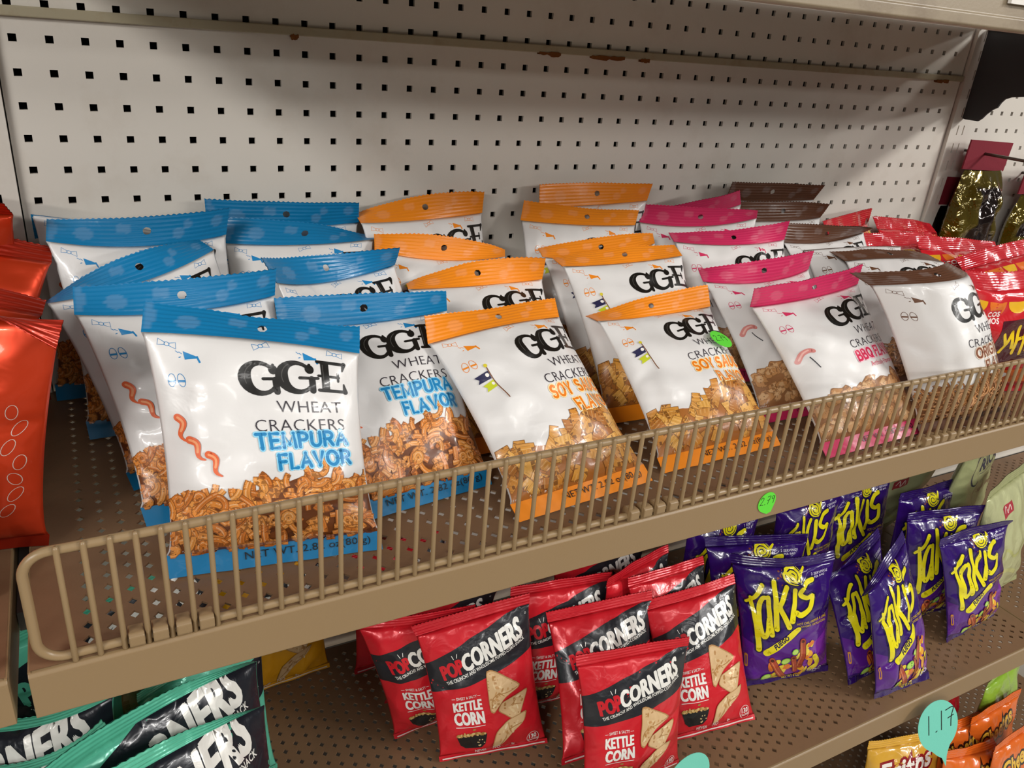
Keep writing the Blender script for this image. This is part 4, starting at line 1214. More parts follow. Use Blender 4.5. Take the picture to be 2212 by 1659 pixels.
# ------------------------------------------------------------------ the goods: seal and corner points measured in the bay (metres)
SURF = {}
BAGS = [
    ('T1', 'blue', [(0.0579, -0.2358, -0.1407), (0.1284, -0.2471, -0.1551), (0.1963, -0.2569, -0.1654), (0.0527, -0.2549, -0.1556), (0.1208, -0.2691, -0.1629), (0.1896, -0.2772, -0.1781), (0.0484, -0.3229, -0.2996), (0.1853, -0.3423, -0.2999)],
     'blue-topped tempura cracker bag standing foremost at the fence, left of all front bags', 'blue-topped cracker bags', 'cracker bag'),
    ('T2', 'blue', [(0.1539, -0.1748, -0.1675), (0.2263, -0.1797, -0.1677), (0.2983, -0.1796, -0.172), (0.1534, -0.1894, -0.1876), (0.2232, -0.1883, -0.1909), (0.2909, -0.1998, -0.1823), (0.1563, -0.3103, -0.2995), (0.2961, -0.293, -0.2995)],
     'blue-topped tempura cracker bag at the fence between the foremost blue bag and the orange ones', 'blue-topped cracker bags', 'cracker bag'),
    ('T3', 'blue', [(0.0172, -0.1542, -0.1544), (0.0871, -0.1634, -0.151), (0.1575, -0.1719, -0.1449), (0.0159, -0.1742, -0.169), (0.0868, -0.1745, -0.1731), (0.1568, -0.1656, -0.169), (0.0418, -0.2604, -0.2994), (0.1808, -0.2578, -0.2995)],
     'blue-topped white cracker bag directly behind the foremost blue one', 'blue-topped cracker bags', 'cracker bag'),
    ('T4', 'blue', [(-0.0027, -0.0842, -0.1865), (0.0571, -0.0943, -0.151), (0.117, -0.0583, -0.1505), (-0.0025, -0.1084, -0.1813), (0.0653, -0.1102, -0.1685), (0.1259, -0.0808, -0.1536), (0.0381, -0.2076, -0.2994), (0.1677, -0.1546, -0.2992)],
     'blue-topped cracker bag whose strip twists diagonally, third in the left blue file', 'blue-topped cracker bags', 'cracker bag'),
    ('T5', 'blue', [(0.0046, -0.033, -0.1338), (0.0732, -0.0481, -0.1312), (0.1455, -0.0525, -0.1246), (0.0023, -0.0535, -0.1477), (0.0724, -0.0532, -0.1554), (0.1417, -0.049, -0.1495), (0.0125, -0.1148, -0.2993), (0.1519, -0.1118, -0.2995)],
     'blue-topped white cracker bag beside the left post, its straight blue strip behind the twisted one', 'blue-topped cracker bags', 'cracker bag'),
    ('T6', 'blue', [(-0.0066, -0.0123, -0.1556), (0.0633, -0.0135, -0.1684), (0.1333, -0.0144, -0.1832), (-0.0066, -0.0183, -0.1336), (0.0633, -0.0195, -0.1464), (0.1333, -0.0204, -0.1612), (-0.0099, -0.0302, -0.2993), (0.1301, -0.0317, -0.2994)],
     'mostly hidden white cracker bag against the pegboard in the far left corner', 'blue-topped cracker bags', 'cracker bag'),
    ('T7', 'blue', [(0.1303, -0.0179, -0.1241), (0.2002, -0.0178, -0.1284), (0.2678, -0.0362, -0.1273), (0.1307, -0.0171, -0.1487), (0.2009, -0.0175, -0.1533), (0.271, -0.0248, -0.1491), (0.1264, -0.0631, -0.2999), (0.2659, -0.0791, -0.2997)],
     'blue-topped cracker bag leaning on the pegboard behind the second blue file', 'blue-topped cracker bags', 'cracker bag'),
    ('T8', 'blue', [(0.1472, -0.0183, -0.1417), (0.2176, -0.0368, -0.1444), (0.2843, -0.0309, -0.1625), (0.1423, -0.0312, -0.1621), (0.2076, -0.0516, -0.1612), (0.277, -0.0542, -0.1586), (0.1242, -0.1213, -0.2994), (0.2628, -0.1408, -0.2993)],
     'blue-topped cracker bag whose strip narrows to a point at the orange bags', 'blue-topped cracker bags', 'cracker bag'),
    ('T9', 'blue', [(0.151, -0.1467, -0.1431), (0.2088, -0.1089, -0.1547), (0.2795, -0.1171, -0.1495), (0.159, -0.1638, -0.1594), (0.2131, -0.1227, -0.1752), (0.2802, -0.1031, -0.1701), (0.1881, -0.2428, -0.2995), (0.3201, -0.196, -0.2995)],
     'blue-topped cracker bag just behind the front bag of the second blue file', 'blue-topped cracker bags', 'cracker bag'),
    ('S1', 'orange', [(0.2662, -0.2098, -0.1807), (0.3347, -0.1967, -0.1843), (0.4054, -0.1857, -0.1849), (0.264, -0.2249, -0.1997), (0.3335, -0.2204, -0.1922), (0.4, -0.2049, -0.1964), (0.2907, -0.3496, -0.299), (0.4276, -0.3348, -0.2998)],
     'orange-topped soy sauce cracker bag at the fence, without a price sticker', 'orange-topped cracker bags', 'cracker bag'),
    ('S2', 'orange', [(0.4505, -0.1739, -0.2118), (0.5207, -0.1785, -0.1955), (0.5901, -0.1833, -0.1867), (0.4479, -0.1988, -0.2074), (0.516, -0.1951, -0.2098), (0.5861, -0.1981, -0.2052), (0.4439, -0.329, -0.2995), (0.5853, -0.3264, -0.2991)],
     'orange-topped soy sauce cracker bag wearing a round green price sticker', 'orange-topped cracker bags', 'cracker bag'),
    ('S3', 'orange', [(0.2923, -0.1025, -0.1896), (0.3575, -0.1068, -0.1706), (0.4231, -0.1341, -0.1625), (0.2849, -0.1258, -0.1869), (0.3554, -0.1244, -0.1889), (0.4252, -0.1281, -0.1865), (0.2831, -0.2462, -0.2994), (0.4232, -0.2474, -0.2994)],
     'orange-topped cracker bag directly behind the front unstickered soy sauce bag', 'orange-topped cracker bags', 'cracker bag'),
    ('S4', 'orange', [(0.2776, -0.0514, -0.1543), (0.3473, -0.0605, -0.1563), (0.4163, -0.0629, -0.1737), (0.2709, -0.0731, -0.1635), (0.339, -0.0687, -0.1787), (0.4053, -0.0845, -0.1749), (0.2499, -0.163, -0.2995), (0.3875, -0.1897, -0.2995)],
     'orange-topped cracker bag with a tapered right strip end, third in the left orange file', 'orange-topped cracker bags', 'cracker bag'),
    ('S5', 'orange', [(0.2699, -0.0168, -0.1431), (0.3367, -0.0179, -0.1256), (0.4057, -0.0277, -0.1213), (0.2681, -0.0409, -0.146), (0.3382, -0.0302, -0.1475), (0.408, -0.0212, -0.1448), (0.2783, -0.0921, -0.2996), (0.4179, -0.0802, -0.2993)],
     'orange-topped cracker bag with a tapering left strip end, leaning at the pegboard', 'orange-topped cracker bags', 'cracker bag'),
    ('S6', 'orange', [(0.456, -0.0939, -0.1767), (0.5264, -0.11, -0.1643), (0.5956, -0.1157, -0.1637), (0.4531, -0.1193, -0.1777), (0.52, -0.1295, -0.1754), (0.5895, -0.1392, -0.1688), (0.4471, -0.2357, -0.2995), (0.5869, -0.2396, -0.2994)],
     'orange-topped cracker bag showing its black lettering just behind the stickered bag', 'orange-topped cracker bags', 'cracker bag'),
    ('S7', 'orange', [(0.4566, -0.0618, -0.1757), (0.5243, -0.072, -0.1631), (0.5959, -0.0763, -0.1607), (0.4493, -0.0852, -0.1774), (0.5189, -0.0894, -0.1803), (0.5849, -0.0963, -0.1667), (0.4476, -0.1933, -0.2995), (0.5878, -0.1913, -0.2996)],
     'orange-topped cracker bag with a low slanting strip, third in the right orange file', 'orange-topped cracker bags', 'cracker bag'),
    ('S8', 'orange', [(0.4605, -0.0169, -0.133), (0.5279, -0.0342, -0.1394), (0.5992, -0.0413, -0.1428), (0.4517, -0.0275, -0.1529), (0.5185, -0.0517, -0.1546), (0.5865, -0.0547, -0.1566), (0.4301, -0.1011, -0.2994), (0.5667, -0.1316, -0.2995)],
     'orange-topped cracker bag second from the pegboard in the right orange file', 'orange-topped cracker bags', 'cracker bag'),
    ('S9', 'orange', [(0.4774, -0.0191, -0.1162), (0.5473, -0.0191, -0.115), (0.6136, -0.0412, -0.1136), (0.478, -0.0208, -0.141), (0.5481, -0.0228, -0.1397), (0.6179, -0.0297, -0.1351), (0.4826, -0.0558, -0.2996), (0.6222, -0.044, -0.2994)],
     'orange-topped cracker bag against the pegboard at the back of the right orange file', 'orange-topped cracker bags', 'cracker bag'),
    ('B1', 'pink', [(0.5983, -0.2393, -0.1733), (0.6665, -0.2493, -0.1647), (0.7364, -0.2488, -0.1548), (0.6056, -0.2325, -0.196), (0.6738, -0.248, -0.1863), (0.7425, -0.2438, -0.1784), (0.6099, -0.3607, -0.3004), (0.7548, -0.3581, -0.2982)],
     'pink-topped barbecue cracker bag standing at the fence', 'pink-topped cracker bags', 'cracker bag'),
    ('B2', 'pink', [(0.6164, -0.1369, -0.1858), (0.6724, -0.1743, -0.1675), (0.7412, -0.1795, -0.1601), (0.6072, -0.1588, -0.1927), (0.6752, -0.1782, -0.1919), (0.7452, -0.1741, -0.1832), (0.6021, -0.2859, -0.2995), (0.7421, -0.2896, -0.2995)],
     'pink-topped cracker bag second from the fence, chunks showing at its lower left', 'pink-topped cracker bags', 'cracker bag'),
    ('B3', 'pink', [(0.6265, -0.0668, -0.1631), (0.6918, -0.0933, -0.1566), (0.7494, -0.1289, -0.1394), (0.6177, -0.0896, -0.1682), (0.6833, -0.1124, -0.1689), (0.7529, -0.1234, -0.1632), (0.598, -0.1888, -0.2994), (0.7359, -0.2127, -0.2995)],
     'pink-topped cracker bag third from the fence in the pink file', 'pink-topped cracker bags', 'cracker bag'),
    ('B4', 'pink', [(0.6175, -0.0232, -0.1404), (0.6784, -0.0557, -0.1383), (0.7439, -0.0818, -0.1384), (0.6058, -0.0354, -0.1584), (0.6681, -0.0675, -0.1579), (0.7271, -0.0988, -0.1433), (0.5793, -0.1184, -0.2994), (0.714, -0.1561, -0.2993)],
     'pink-topped cracker bag with a long dark pink strip, second from the pegboard', 'pink-topped cracker bags', 'cracker bag'),
    ('B5', 'pink', [(0.6064, -0.0176, -0.1482), (0.6695, -0.0445, -0.1352), (0.7349, -0.0554, -0.1195), (0.6136, -0.0169, -0.172), (0.6796, -0.036, -0.1567), (0.7476, -0.0488, -0.1386), (0.6351, -0.1108, -0.2999), (0.7731, -0.0864, -0.2993)],
     'pink-topped cracker bag at the back of the pink file, only a slanting strip showing', 'pink-topped cracker bags', 'cracker bag'),
    ('O1', 'brown', [(0.6913, -0.2691, -0.1552), (0.7409, -0.316, -0.1395), (0.8048, -0.2879, -0.143), (0.6953, -0.2921, -0.1612), (0.7449, -0.339, -0.1455), (0.8088, -0.3109, -0.149), (0.7403, -0.3631, -0.3003), (0.8831, -0.3663, -0.2961)],
     'brown-sealed original flavor cracker bag at the fence, top seal folded back', 'brown-sealed cracker bags', 'cracker bag'),
    ('O2', 'brown', [(0.8267, -0.1296, -0.1802), (0.8924, -0.1534, -0.1738), (0.9611, -0.1662, -0.1794), (0.8297, -0.1526, -0.1852), (0.8954, -0.1764, -0.1788), (0.9641, -0.1892, -0.1844), (0.8, -0.2649, -0.2995), (0.9363, -0.2973, -0.2996)],
     'brown-sealed cracker bag with a thin folded strip, second from the fence in the brown file', 'brown-sealed cracker bags', 'cracker bag'),
    ('O3', 'brown', [(0.8092, -0.1015, -0.206), (0.8759, -0.1219, -0.1995), (0.9446, -0.1353, -0.1991), (0.8092, -0.1055, -0.184), (0.8759, -0.1259, -0.1775), (0.9446, -0.1393, -0.1771), (0.7859, -0.2176, -0.2996), (0.9237, -0.2432, -0.2996)],
     'brown-sealed cracker bag third from the fence, strip folded out of sight behind a white rim', 'brown-sealed cracker bags', 'cracker bag'),
    ('O4', 'brown', [(0.7939, -0.0772, -0.1559), (0.8623, -0.0896, -0.1581), (0.9291, -0.1043, -0.1613), (0.7961, -0.0824, -0.1789), (0.8666, -0.0855, -0.182), (0.938, -0.0853, -0.1722), (0.8208, -0.1865, -0.2999), (0.9606, -0.1706, -0.3001)],
     'brown-sealed cracker bag in mid file, its brown strip tapering to a point at the right', 'brown-sealed cracker bags', 'cracker bag'),
    ('O5', 'brown', [(0.7475, -0.0412, -0.137), (0.8172, -0.0481, -0.1362), (0.885, -0.0652, -0.1374), (0.7482, -0.038, -0.1615), (0.8171, -0.0504, -0.1612), (0.8873, -0.0531, -0.1587), (0.74, -0.1198, -0.2997), (0.8798, -0.1302, -0.2997)],
     'brown-sealed cracker bag, lower of the two stacked brown strips near the pegboard', 'brown-sealed cracker bags', 'cracker bag'),
    ('O6', 'brown', [(0.7448, -0.0312, -0.1147), (0.8147, -0.0366, -0.1158), (0.8835, -0.0522, -0.1163), (0.7447, -0.0244, -0.1385), (0.8144, -0.0312, -0.1402), (0.8836, -0.0391, -0.1382), (0.7439, -0.0426, -0.2996), (0.8841, -0.0402, -0.2997)],
     'brown-sealed cracker bag against the pegboard, topmost brown strip of its file', 'brown-sealed cracker bags', 'cracker bag'),
    ('P1', 'red', [(0.2819, -0.1678, -0.5444), (0.346, -0.1799, -0.5318), (0.4104, -0.1912, -0.5213), (0.2854, -0.1752, -0.5532), (0.3472, -0.1854, -0.5423), (0.4096, -0.1949, -0.534), (0.3005, -0.2193, -0.6979), (0.4216, -0.2466, -0.6971)],
     'red kettle corn chip bag standing whole at the left front of the red bags', 'red kettle corn chip bags', 'snack bag'),
    ('P2', 'red', [(0.4196, -0.2766, -0.5407), (0.4816, -0.2905, -0.5375), (0.5433, -0.3053, -0.5344), (0.4194, -0.2804, -0.5521), (0.4815, -0.2932, -0.5492), (0.5435, -0.3067, -0.5463), (0.4172, -0.3257, -0.698), (0.5441, -0.3301, -0.698)],
     'red kettle corn chip bag nearest the camera, cut by the bottom edge', 'red kettle corn chip bags', 'snack bag'),
    ('P3', 'red', [(0.4397, -0.1843, -0.5638), (0.5008, -0.2008, -0.554), (0.5626, -0.216, -0.5458), (0.4389, -0.1924, -0.5725), (0.5002, -0.2072, -0.5641), (0.5616, -0.2211, -0.5568), (0.4213, -0.279, -0.698), (0.549, -0.284, -0.698)],
     'red kettle corn chip bag between and behind the two front red ones', 'red kettle corn chip bags', 'snack bag'),
    ('P4', 'red', [(0.5502, -0.2167, -0.5573), (0.6121, -0.2286, -0.5481), (0.6757, -0.2309, -0.5442), (0.5501, -0.2249, -0.5661), (0.6122, -0.2355, -0.5579), (0.6755, -0.2374, -0.5552), (0.5454, -0.3021, -0.6979), (0.671, -0.3175, -0.6977)],
     'red kettle corn chip bag at the right end, beside the purple bags', 'red kettle corn chip bags', 'snack bag'),
    ('P5', 'red', [(0.2321, -0.1376, -0.5413), (0.2916, -0.1606, -0.5374), (0.3534, -0.1745, -0.5324), (0.2331, -0.1416, -0.5528), (0.293, -0.1621, -0.5493), (0.3553, -0.1743, -0.5442), (0.2665, -0.171, -0.6982), (0.391, -0.1647, -0.6975)],
     'dim red kettle corn chip bag tucked behind the left front one, under the shelf edge', 'red kettle corn chip bags', 'snack bag'),
    ('P6', 'red', [(0.4037, -0.1628, -0.5337), (0.4666, -0.17, -0.5354), (0.5292, -0.1802, -0.5362), (0.4031, -0.1644, -0.5457), (0.4662, -0.1718, -0.5472), (0.529, -0.1813, -0.5481), (0.3987, -0.1878, -0.6979), (0.5251, -0.2006, -0.6981)],
     'red kettle corn chip bag seen through the gap between the front red bags', 'red kettle corn chip bags', 'snack bag'),
    ('P7', 'red', [(0.5451, -0.1924, -0.5402), (0.6083, -0.1884, -0.545), (0.671, -0.1808, -0.5509), (0.5445, -0.1966, -0.5516), (0.6078, -0.193, -0.5561), (0.6708, -0.1867, -0.5613), (0.5394, -0.2452, -0.6979), (0.6661, -0.2537, -0.698)],
     'red kettle corn chip bag directly behind the one beside the purple bags', 'red kettle corn chip bags', 'snack bag'),
    ('P8', 'red', [(0.5147, -0.1944, -0.5318), (0.5736, -0.1715, -0.5373), (0.6345, -0.1543, -0.542), (0.5135, -0.194, -0.5438), (0.5734, -0.1735, -0.5491), (0.6348, -0.158, -0.5532), (0.508, -0.1988, -0.6979), (0.6352, -0.2005, -0.6982)],
     'red chip bag slanting under the shelf edge, behind the right-hand red bags', 'red kettle corn chip bags', 'snack bag'),
    ('P9', 'red', [(0.2552, -0.0288, -0.5362), (0.3187, -0.0284, -0.5362), (0.3822, -0.028, -0.5362), (0.2552, -0.0312, -0.548), (0.3187, -0.0307, -0.548), (0.3822, -0.0303, -0.548), (0.2554, -0.0612, -0.698), (0.3824, -0.0603, -0.698)],
     'leftmost red chip bag, only its lower corner with a white stripe showing', 'red kettle corn chip bags', 'snack bag'),
    ('P10', 'red', [(0.2776, -0.1557, -0.5416), (0.3344, -0.1278, -0.5406), (0.3924, -0.1529, -0.5388), (0.2743, -0.1488, -0.5506), (0.3346, -0.1292, -0.5525), (0.3954, -0.1471, -0.5488), (0.2731, -0.1191, -0.6982), (0.4003, -0.1245, -0.6981)],
     'red chip bag with shaded lettering just above the left front red bag', 'red kettle corn chip bags', 'snack bag'),
    ('P11', 'red', [(0.4831, -0.1183, -0.5396), (0.5461, -0.1291, -0.5324), (0.6089, -0.1417, -0.5266), (0.4848, -0.12, -0.551), (0.5473, -0.1288, -0.5443), (0.6094, -0.1409, -0.539), (0.491, -0.1318, -0.6983), (0.6179, -0.1339, -0.6976)],
     'dark shaded red chip bag at the very back of the red group', 'red kettle corn chip bags', 'snack bag'),
    ('K1', 'purple', [(0.6908, -0.2064, -0.5345), (0.7344, -0.2529, -0.5223), (0.7973, -0.2678, -0.5165), (0.6893, -0.2111, -0.5467), (0.7357, -0.2548, -0.5351), (0.7971, -0.2745, -0.528), (0.6895, -0.2716, -0.6978), (0.8182, -0.2967, -0.695)],
     'purple rolled chip bag facing front, its whole yellow logo in view beside the red bags', 'purple rolled chip bags', 'snack bag'),
    ('K2', 'purple', [(0.6877, -0.1612, -0.54), (0.7434, -0.1941, -0.5295), (0.7989, -0.2277, -0.5205), (0.6862, -0.168, -0.5508), (0.7436, -0.1973, -0.5421), (0.8003, -0.2279, -0.5336), (0.6779, -0.2321, -0.6981), (0.8079, -0.2393, -0.6979)],
     'purple rolled chip bag directly behind the front-facing one beside the red bags', 'purple rolled chip bags', 'snack bag'),
    ('K3', 'purple', [(0.8068, -0.271, -0.5718), (0.8657, -0.2535, -0.5482), (0.9277, -0.236, -0.5373), (0.8037, -0.2604, -0.5641), (0.8688, -0.2576, -0.56), (0.9306, -0.2413, -0.5493), (0.823, -0.3272, -0.695), (0.9202, -0.3172, -0.703)],
     'purple rolled chip bag turned aside, its sealed edge toward the front-facing bag', 'purple rolled chip bags', 'snack bag'),
    ('K4', 'purple', [(0.8081, -0.3137, -0.5576), (0.8659, -0.2927, -0.5333), (0.9258, -0.2695, -0.5186), (0.8087, -0.3214, -0.5472), (0.87, -0.3001, -0.543), (0.9291, -0.2764, -0.5312), (0.8349, -0.3576, -0.6953), (0.9419, -0.3596, -0.6998)],
     'purple rolled chip bag at the shelf edge above the teal tag, logo slanting steeply', 'purple rolled chip bags', 'snack bag'),
    ('K5', 'purple', [(0.9885, -0.2882, -0.5378), (1.053, -0.2911, -0.5324), (1.116, -0.3064, -0.5281), (0.9904, -0.2881, -0.5504), (1.055, -0.2926, -0.5452), (1.119, -0.3006, -0.5391), (1.024, -0.3256, -0.6978), (1.149, -0.315, -0.6983)],
     'purple rolled chip bag at the right end of its group, beside the olive bags', 'purple rolled chip bags', 'snack bag'),
    ('K6', 'purple', [(0.8194, -0.1547, -0.5235), (0.8843, -0.156, -0.5249), (0.9493, -0.1547, -0.5235), (0.8193, -0.1553, -0.5365), (0.8843, -0.1553, -0.5379), (0.9493, -0.1553, -0.5365), (0.8193, -0.1637, -0.698), (0.9493, -0.1637, -0.698)],
     'purple rolled chip bag with yellow swirl half hidden by the shelf edge, left of centre', 'purple rolled chip bags', 'snack bag'),
    ('K7', 'purple', [(0.9817, -0.2379, -0.5258), (1.045, -0.2518, -0.5249), (1.108, -0.2679, -0.5232), (0.9814, -0.2403, -0.5386), (1.045, -0.2528, -0.5379), (1.108, -0.2679, -0.5362), (0.979, -0.2692, -0.698), (1.109, -0.2764, -0.698)],
     'purple rolled chip bag directly behind the right end one of its group', 'purple rolled chip bags', 'snack bag'),
    ('K8', 'purple', [(0.9362, -0.1397, -0.5251), (1.001, -0.1432, -0.5252), (1.066, -0.1468, -0.5245), (0.9361, -0.1416, -0.5379), (1.001, -0.1447, -0.5381), (1.066, -0.1485, -0.5374), (0.9356, -0.1662, -0.698), (1.066, -0.169, -0.698)],
     'purple rolled chip bag farthest back under the shelf edge, mid group', 'purple rolled chip bags', 'snack bag'),
    ('K9', 'purple', [(0.6693, -0.1477, -0.5234), (0.7342, -0.1494, -0.5252), (0.7991, -0.1477, -0.5234), (0.6692, -0.1476, -0.5363), (0.7342, -0.1474, -0.538), (0.7992, -0.1476, -0.5363), (0.6692, -0.1465, -0.698), (0.7992, -0.1465, -0.698)],
     'shaded purple rolled chip bag farthest left, just behind the red bags', 'purple rolled chip bags', 'snack bag'),
    ('K10', 'purple', [(1.014, -0.2, -0.524), (1.079, -0.2015, -0.5255), (1.144, -0.2, -0.524), (1.014, -0.2011, -0.537), (1.079, -0.2011, -0.5385), (1.144, -0.2011, -0.537), (1.014, -0.2158, -0.698), (1.144, -0.2158, -0.698)],
     'purple rolled chip bag peeking out in front of the olive bags', 'purple rolled chip bags', 'snack bag'),
    ('M1', 'mint', [(-0.0771, -0.3584, -0.445), (0.022, -0.3157, -0.446), (0.1023, -0.2641, -0.4954), (-0.0787, -0.3591, -0.459), (0.0208, -0.3193, -0.4595), (0.112, -0.2695, -0.4869), (-0.0912, -0.3663, -0.6979), (0.1245, -0.3662, -0.6982)],
     'mint green popped corn bag nearest the camera at the bottom left corner', 'mint popped corn bags', 'snack bag'),
    ('M2', 'mint', [(-0.071, -0.3273, -0.446), (0.0204, -0.2703, -0.4485), (0.1067, -0.218, -0.4858), (-0.0722, -0.3281, -0.4599), (0.0194, -0.2722, -0.4623), (0.1152, -0.2264, -0.4789), (-0.0797, -0.3325, -0.6979), (0.1337, -0.3028, -0.6982)],
     'mint green popped corn bag directly behind the nearest one', 'mint popped corn bags', 'snack bag'),
    ('M3', 'mint', [(-0.1739, -0.1776, -0.4805), (-0.0818, -0.2247, -0.5109), (-0.0058, -0.271, -0.4507), (-0.1807, -0.1837, -0.491), (-0.0888, -0.2364, -0.5096), (0.0012, -0.2722, -0.4629), (-0.2013, -0.291, -0.6982), (0.0145, -0.2961, -0.6981)],
     'mint green popped corn bag at the lower left edge', 'mint popped corn bags', 'snack bag'),
    ('M4', 'mint', [(-0.1727, -0.1425, -0.4665), (-0.0814, -0.1886, -0.5002), (-0.001, -0.2371, -0.4479), (-0.179, -0.1469, -0.4782), (-0.0882, -0.2004, -0.4995), (0.0043, -0.2395, -0.4608), (-0.1987, -0.2238, -0.6982), (0.0158, -0.2467, -0.698)],
     'mint green popped corn bag in shade directly under the middle shelf', 'mint popped corn bags', 'snack bag'),
    ('M5', 'mint2', [(0.0201, -0.1933, -0.5098), (0.0762, -0.1634, -0.509), (0.1349, -0.1394, -0.5086), (0.0191, -0.191, -0.5215), (0.0762, -0.1632, -0.521), (0.1355, -0.1406, -0.5205), (0.0143, -0.1715, -0.698), (0.1406, -0.1572, -0.698)],
     'mint green popped corn bag tilted steeply beside the yellow bag', 'mint popped corn bags', 'snack bag'),
    ('M6', 'mint', [(-0.0985, -0.1602, -0.4532), (0.002, -0.1221, -0.4501), (0.105, -0.0916, -0.4478), (-0.0997, -0.1558, -0.4663), (0.0019, -0.1206, -0.4641), (0.1055, -0.0921, -0.4618), (-0.1055, -0.1136, -0.698), (0.109, -0.0973, -0.698)],
     'mint green popped corn bag seen through the gap left of the middle shelf', 'mint popped corn bags', 'snack bag'),
    ('Y1', 'yellow', [(0.1032, -0.0254, -0.5343), (0.1666, -0.0215, -0.5342), (0.23, -0.018, -0.5341), (0.1033, -0.0269, -0.5462), (0.1667, -0.023, -0.5461), (0.2301, -0.0193, -0.546), (0.1048, -0.0463, -0.698), (0.2315, -0.0369, -0.698)],
     'yellow popped corn bag at the back of the lower shelf', None, 'snack bag'),
    ('C1', 'cosmo', [(0.8139, -0.3069, -0.1476), (0.8882, -0.3172, -0.1514), (0.9478, -0.3547, -0.1253), (0.8142, -0.3221, -0.1618), (0.8887, -0.3278, -0.1682), (0.9545, -0.3552, -0.1441), (0.8458, -0.2752, -0.3001), (0.9843, -0.3332, -0.2994)],
     'red corn snack bag with a purple hexagon, at the fence beside the brown bags', 'red corn snack bags', 'snack bag'),
    ('C2', 'cosmo', [(1.014, -0.1696, -0.1871), (1.087, -0.1736, -0.1735), (1.162, -0.1746, -0.1663), (1.015, -0.1852, -0.1995), (1.089, -0.186, -0.1892), (1.164, -0.1854, -0.183), (1.026, -0.2815, -0.2994), (1.175, -0.2635, -0.2994)],
     'red corn snack bag second from the fence at the right edge', 'red corn snack bags', 'snack bag'),
    ('C3', 'cosmo', [(1.011, -0.1095, -0.1724), (1.085, -0.1191, -0.1769), (1.16, -0.1289, -0.1836), (1.008, -0.1219, -0.1877), (1.081, -0.1322, -0.1915), (1.155, -0.1418, -0.1964), (0.99, -0.2062, -0.2993), (1.137, -0.2337, -0.2994)],
     'red corn snack bag with yellow scallops in front of the gold pouch', 'red corn snack bags', 'snack bag'),
    ('C4', 'cosmo', [(0.9587, -0.067, -0.1784), (1.034, -0.067, -0.1804), (1.109, -0.0643, -0.1836), (0.9583, -0.0801, -0.1934), (1.033, -0.0804, -0.1953), (1.108, -0.0797, -0.1962), (0.9555, -0.1694, -0.2995), (1.105, -0.1729, -0.2994)],
     'red corn snack bag right behind the tapering brown strip', 'red corn snack bags', 'snack bag'),
    ('C5', 'cosmo', [(1.023, -0.0277, -0.1674), (1.097, -0.0267, -0.1732), (1.171, -0.0176, -0.1851), (1.022, -0.0416, -0.1818), (1.097, -0.0397, -0.1884), (1.171, -0.034, -0.1963), (1.02, -0.1189, -0.2994), (1.17, -0.1258, -0.2995)],
     'red corn snack bag at the foot of the right post', 'red corn snack bags', 'snack bag'),
    ('C6', 'cosmo', [(0.8856, -0.0602, -0.161), (0.9573, -0.0383, -0.1593), (1.03, -0.0179, -0.1577), (0.8894, -0.0709, -0.1772), (0.9603, -0.0463, -0.1774), (1.03, -0.0182, -0.1776), (0.9122, -0.126, -0.2997), (1.054, -0.0773, -0.2995)],
     'red corn snack bag wedged beside the stacked brown strips at the pegboard', 'red corn snack bags', 'snack bag'),
    ('R1', 'foil', [(-0.137, -0.0568, -0.1085), (-0.0645, -0.0588, -0.1272), (0.0051, -0.0491, -0.1535), (-0.1415, -0.0606, -0.1255), (-0.0687, -0.0648, -0.1437), (0.0043, -0.0648, -0.1621), (-0.1795, -0.1067, -0.2993), (-0.0427, -0.1686, -0.2997)],
     'orange-red foil bag with ribbed top seal, rearmost full one at the left edge', 'orange-red foil bags', 'snack bag'),
    ('R2', 'foil', [(-0.1433, -0.0922, -0.131), (-0.0722, -0.1024, -0.1523), (-0.0022, -0.1063, -0.1793), (-0.149, -0.1002, -0.1461), (-0.0777, -0.114, -0.165), (-0.0058, -0.1229, -0.1849), (-0.2005, -0.1859, -0.2993), (-0.0643, -0.2487, -0.2995)],
     'orange-red foil bag in the middle of the left file', 'orange-red foil bags', 'snack bag'),
    ('R3', 'foil', [(-0.115, -0.2126, -0.1019), (-0.0532, -0.2516, -0.1191), (0.0056, -0.2888, -0.1493), (-0.1201, -0.2127, -0.1192), (-0.053, -0.2432, -0.1349), (0.0117, -0.282, -0.1338), (-0.1638, -0.2272, -0.2991), (-0.0186, -0.2569, -0.3004)],
     'orange-red foil bag with white loop print at the front of the left file', 'orange-red foil bags', 'snack bag'),
    ('R4', 'foil', [(-0.1591, -0.021, -0.0993), (-0.0873, -0.0423, -0.1038), (-0.0206, -0.0758, -0.1119), (-0.1603, -0.0217, -0.1173), (-0.0873, -0.0387, -0.1215), (-0.0163, -0.0631, -0.1238), (-0.1646, -0.0258, -0.2994), (-0.0144, -0.0259, -0.2996)],
     'red foil bag corner beside the left post slot', 'orange-red foil bags', 'snack bag'),
    ('R5', 'foil', [(-0.2002, -0.2519, -0.1103), (-0.1253, -0.2548, -0.1071), (-0.0506, -0.2597, -0.1038), (-0.1997, -0.2579, -0.1273), (-0.1248, -0.2595, -0.1245), (-0.05, -0.2636, -0.1213), (-0.1941, -0.3171, -0.2994), (-0.0448, -0.3022, -0.2993)],
     'orange-red foil bag behind the cut-off fence at the left edge', 'orange-red foil bags', 'snack bag'),
    ('G1', 'olive', [(1.121, -0.2229, -0.4412), (1.207, -0.1813, -0.4395), (1.296, -0.1481, -0.4386), (1.12, -0.2186, -0.4554), (1.207, -0.1805, -0.4545), (1.297, -0.1495, -0.4535), (1.113, -0.1883, -0.6981), (1.303, -0.1693, -0.698)],
     'olive potato chip bag with large navy lettering at the right edge', 'olive potato chip bags', 'snack bag'),
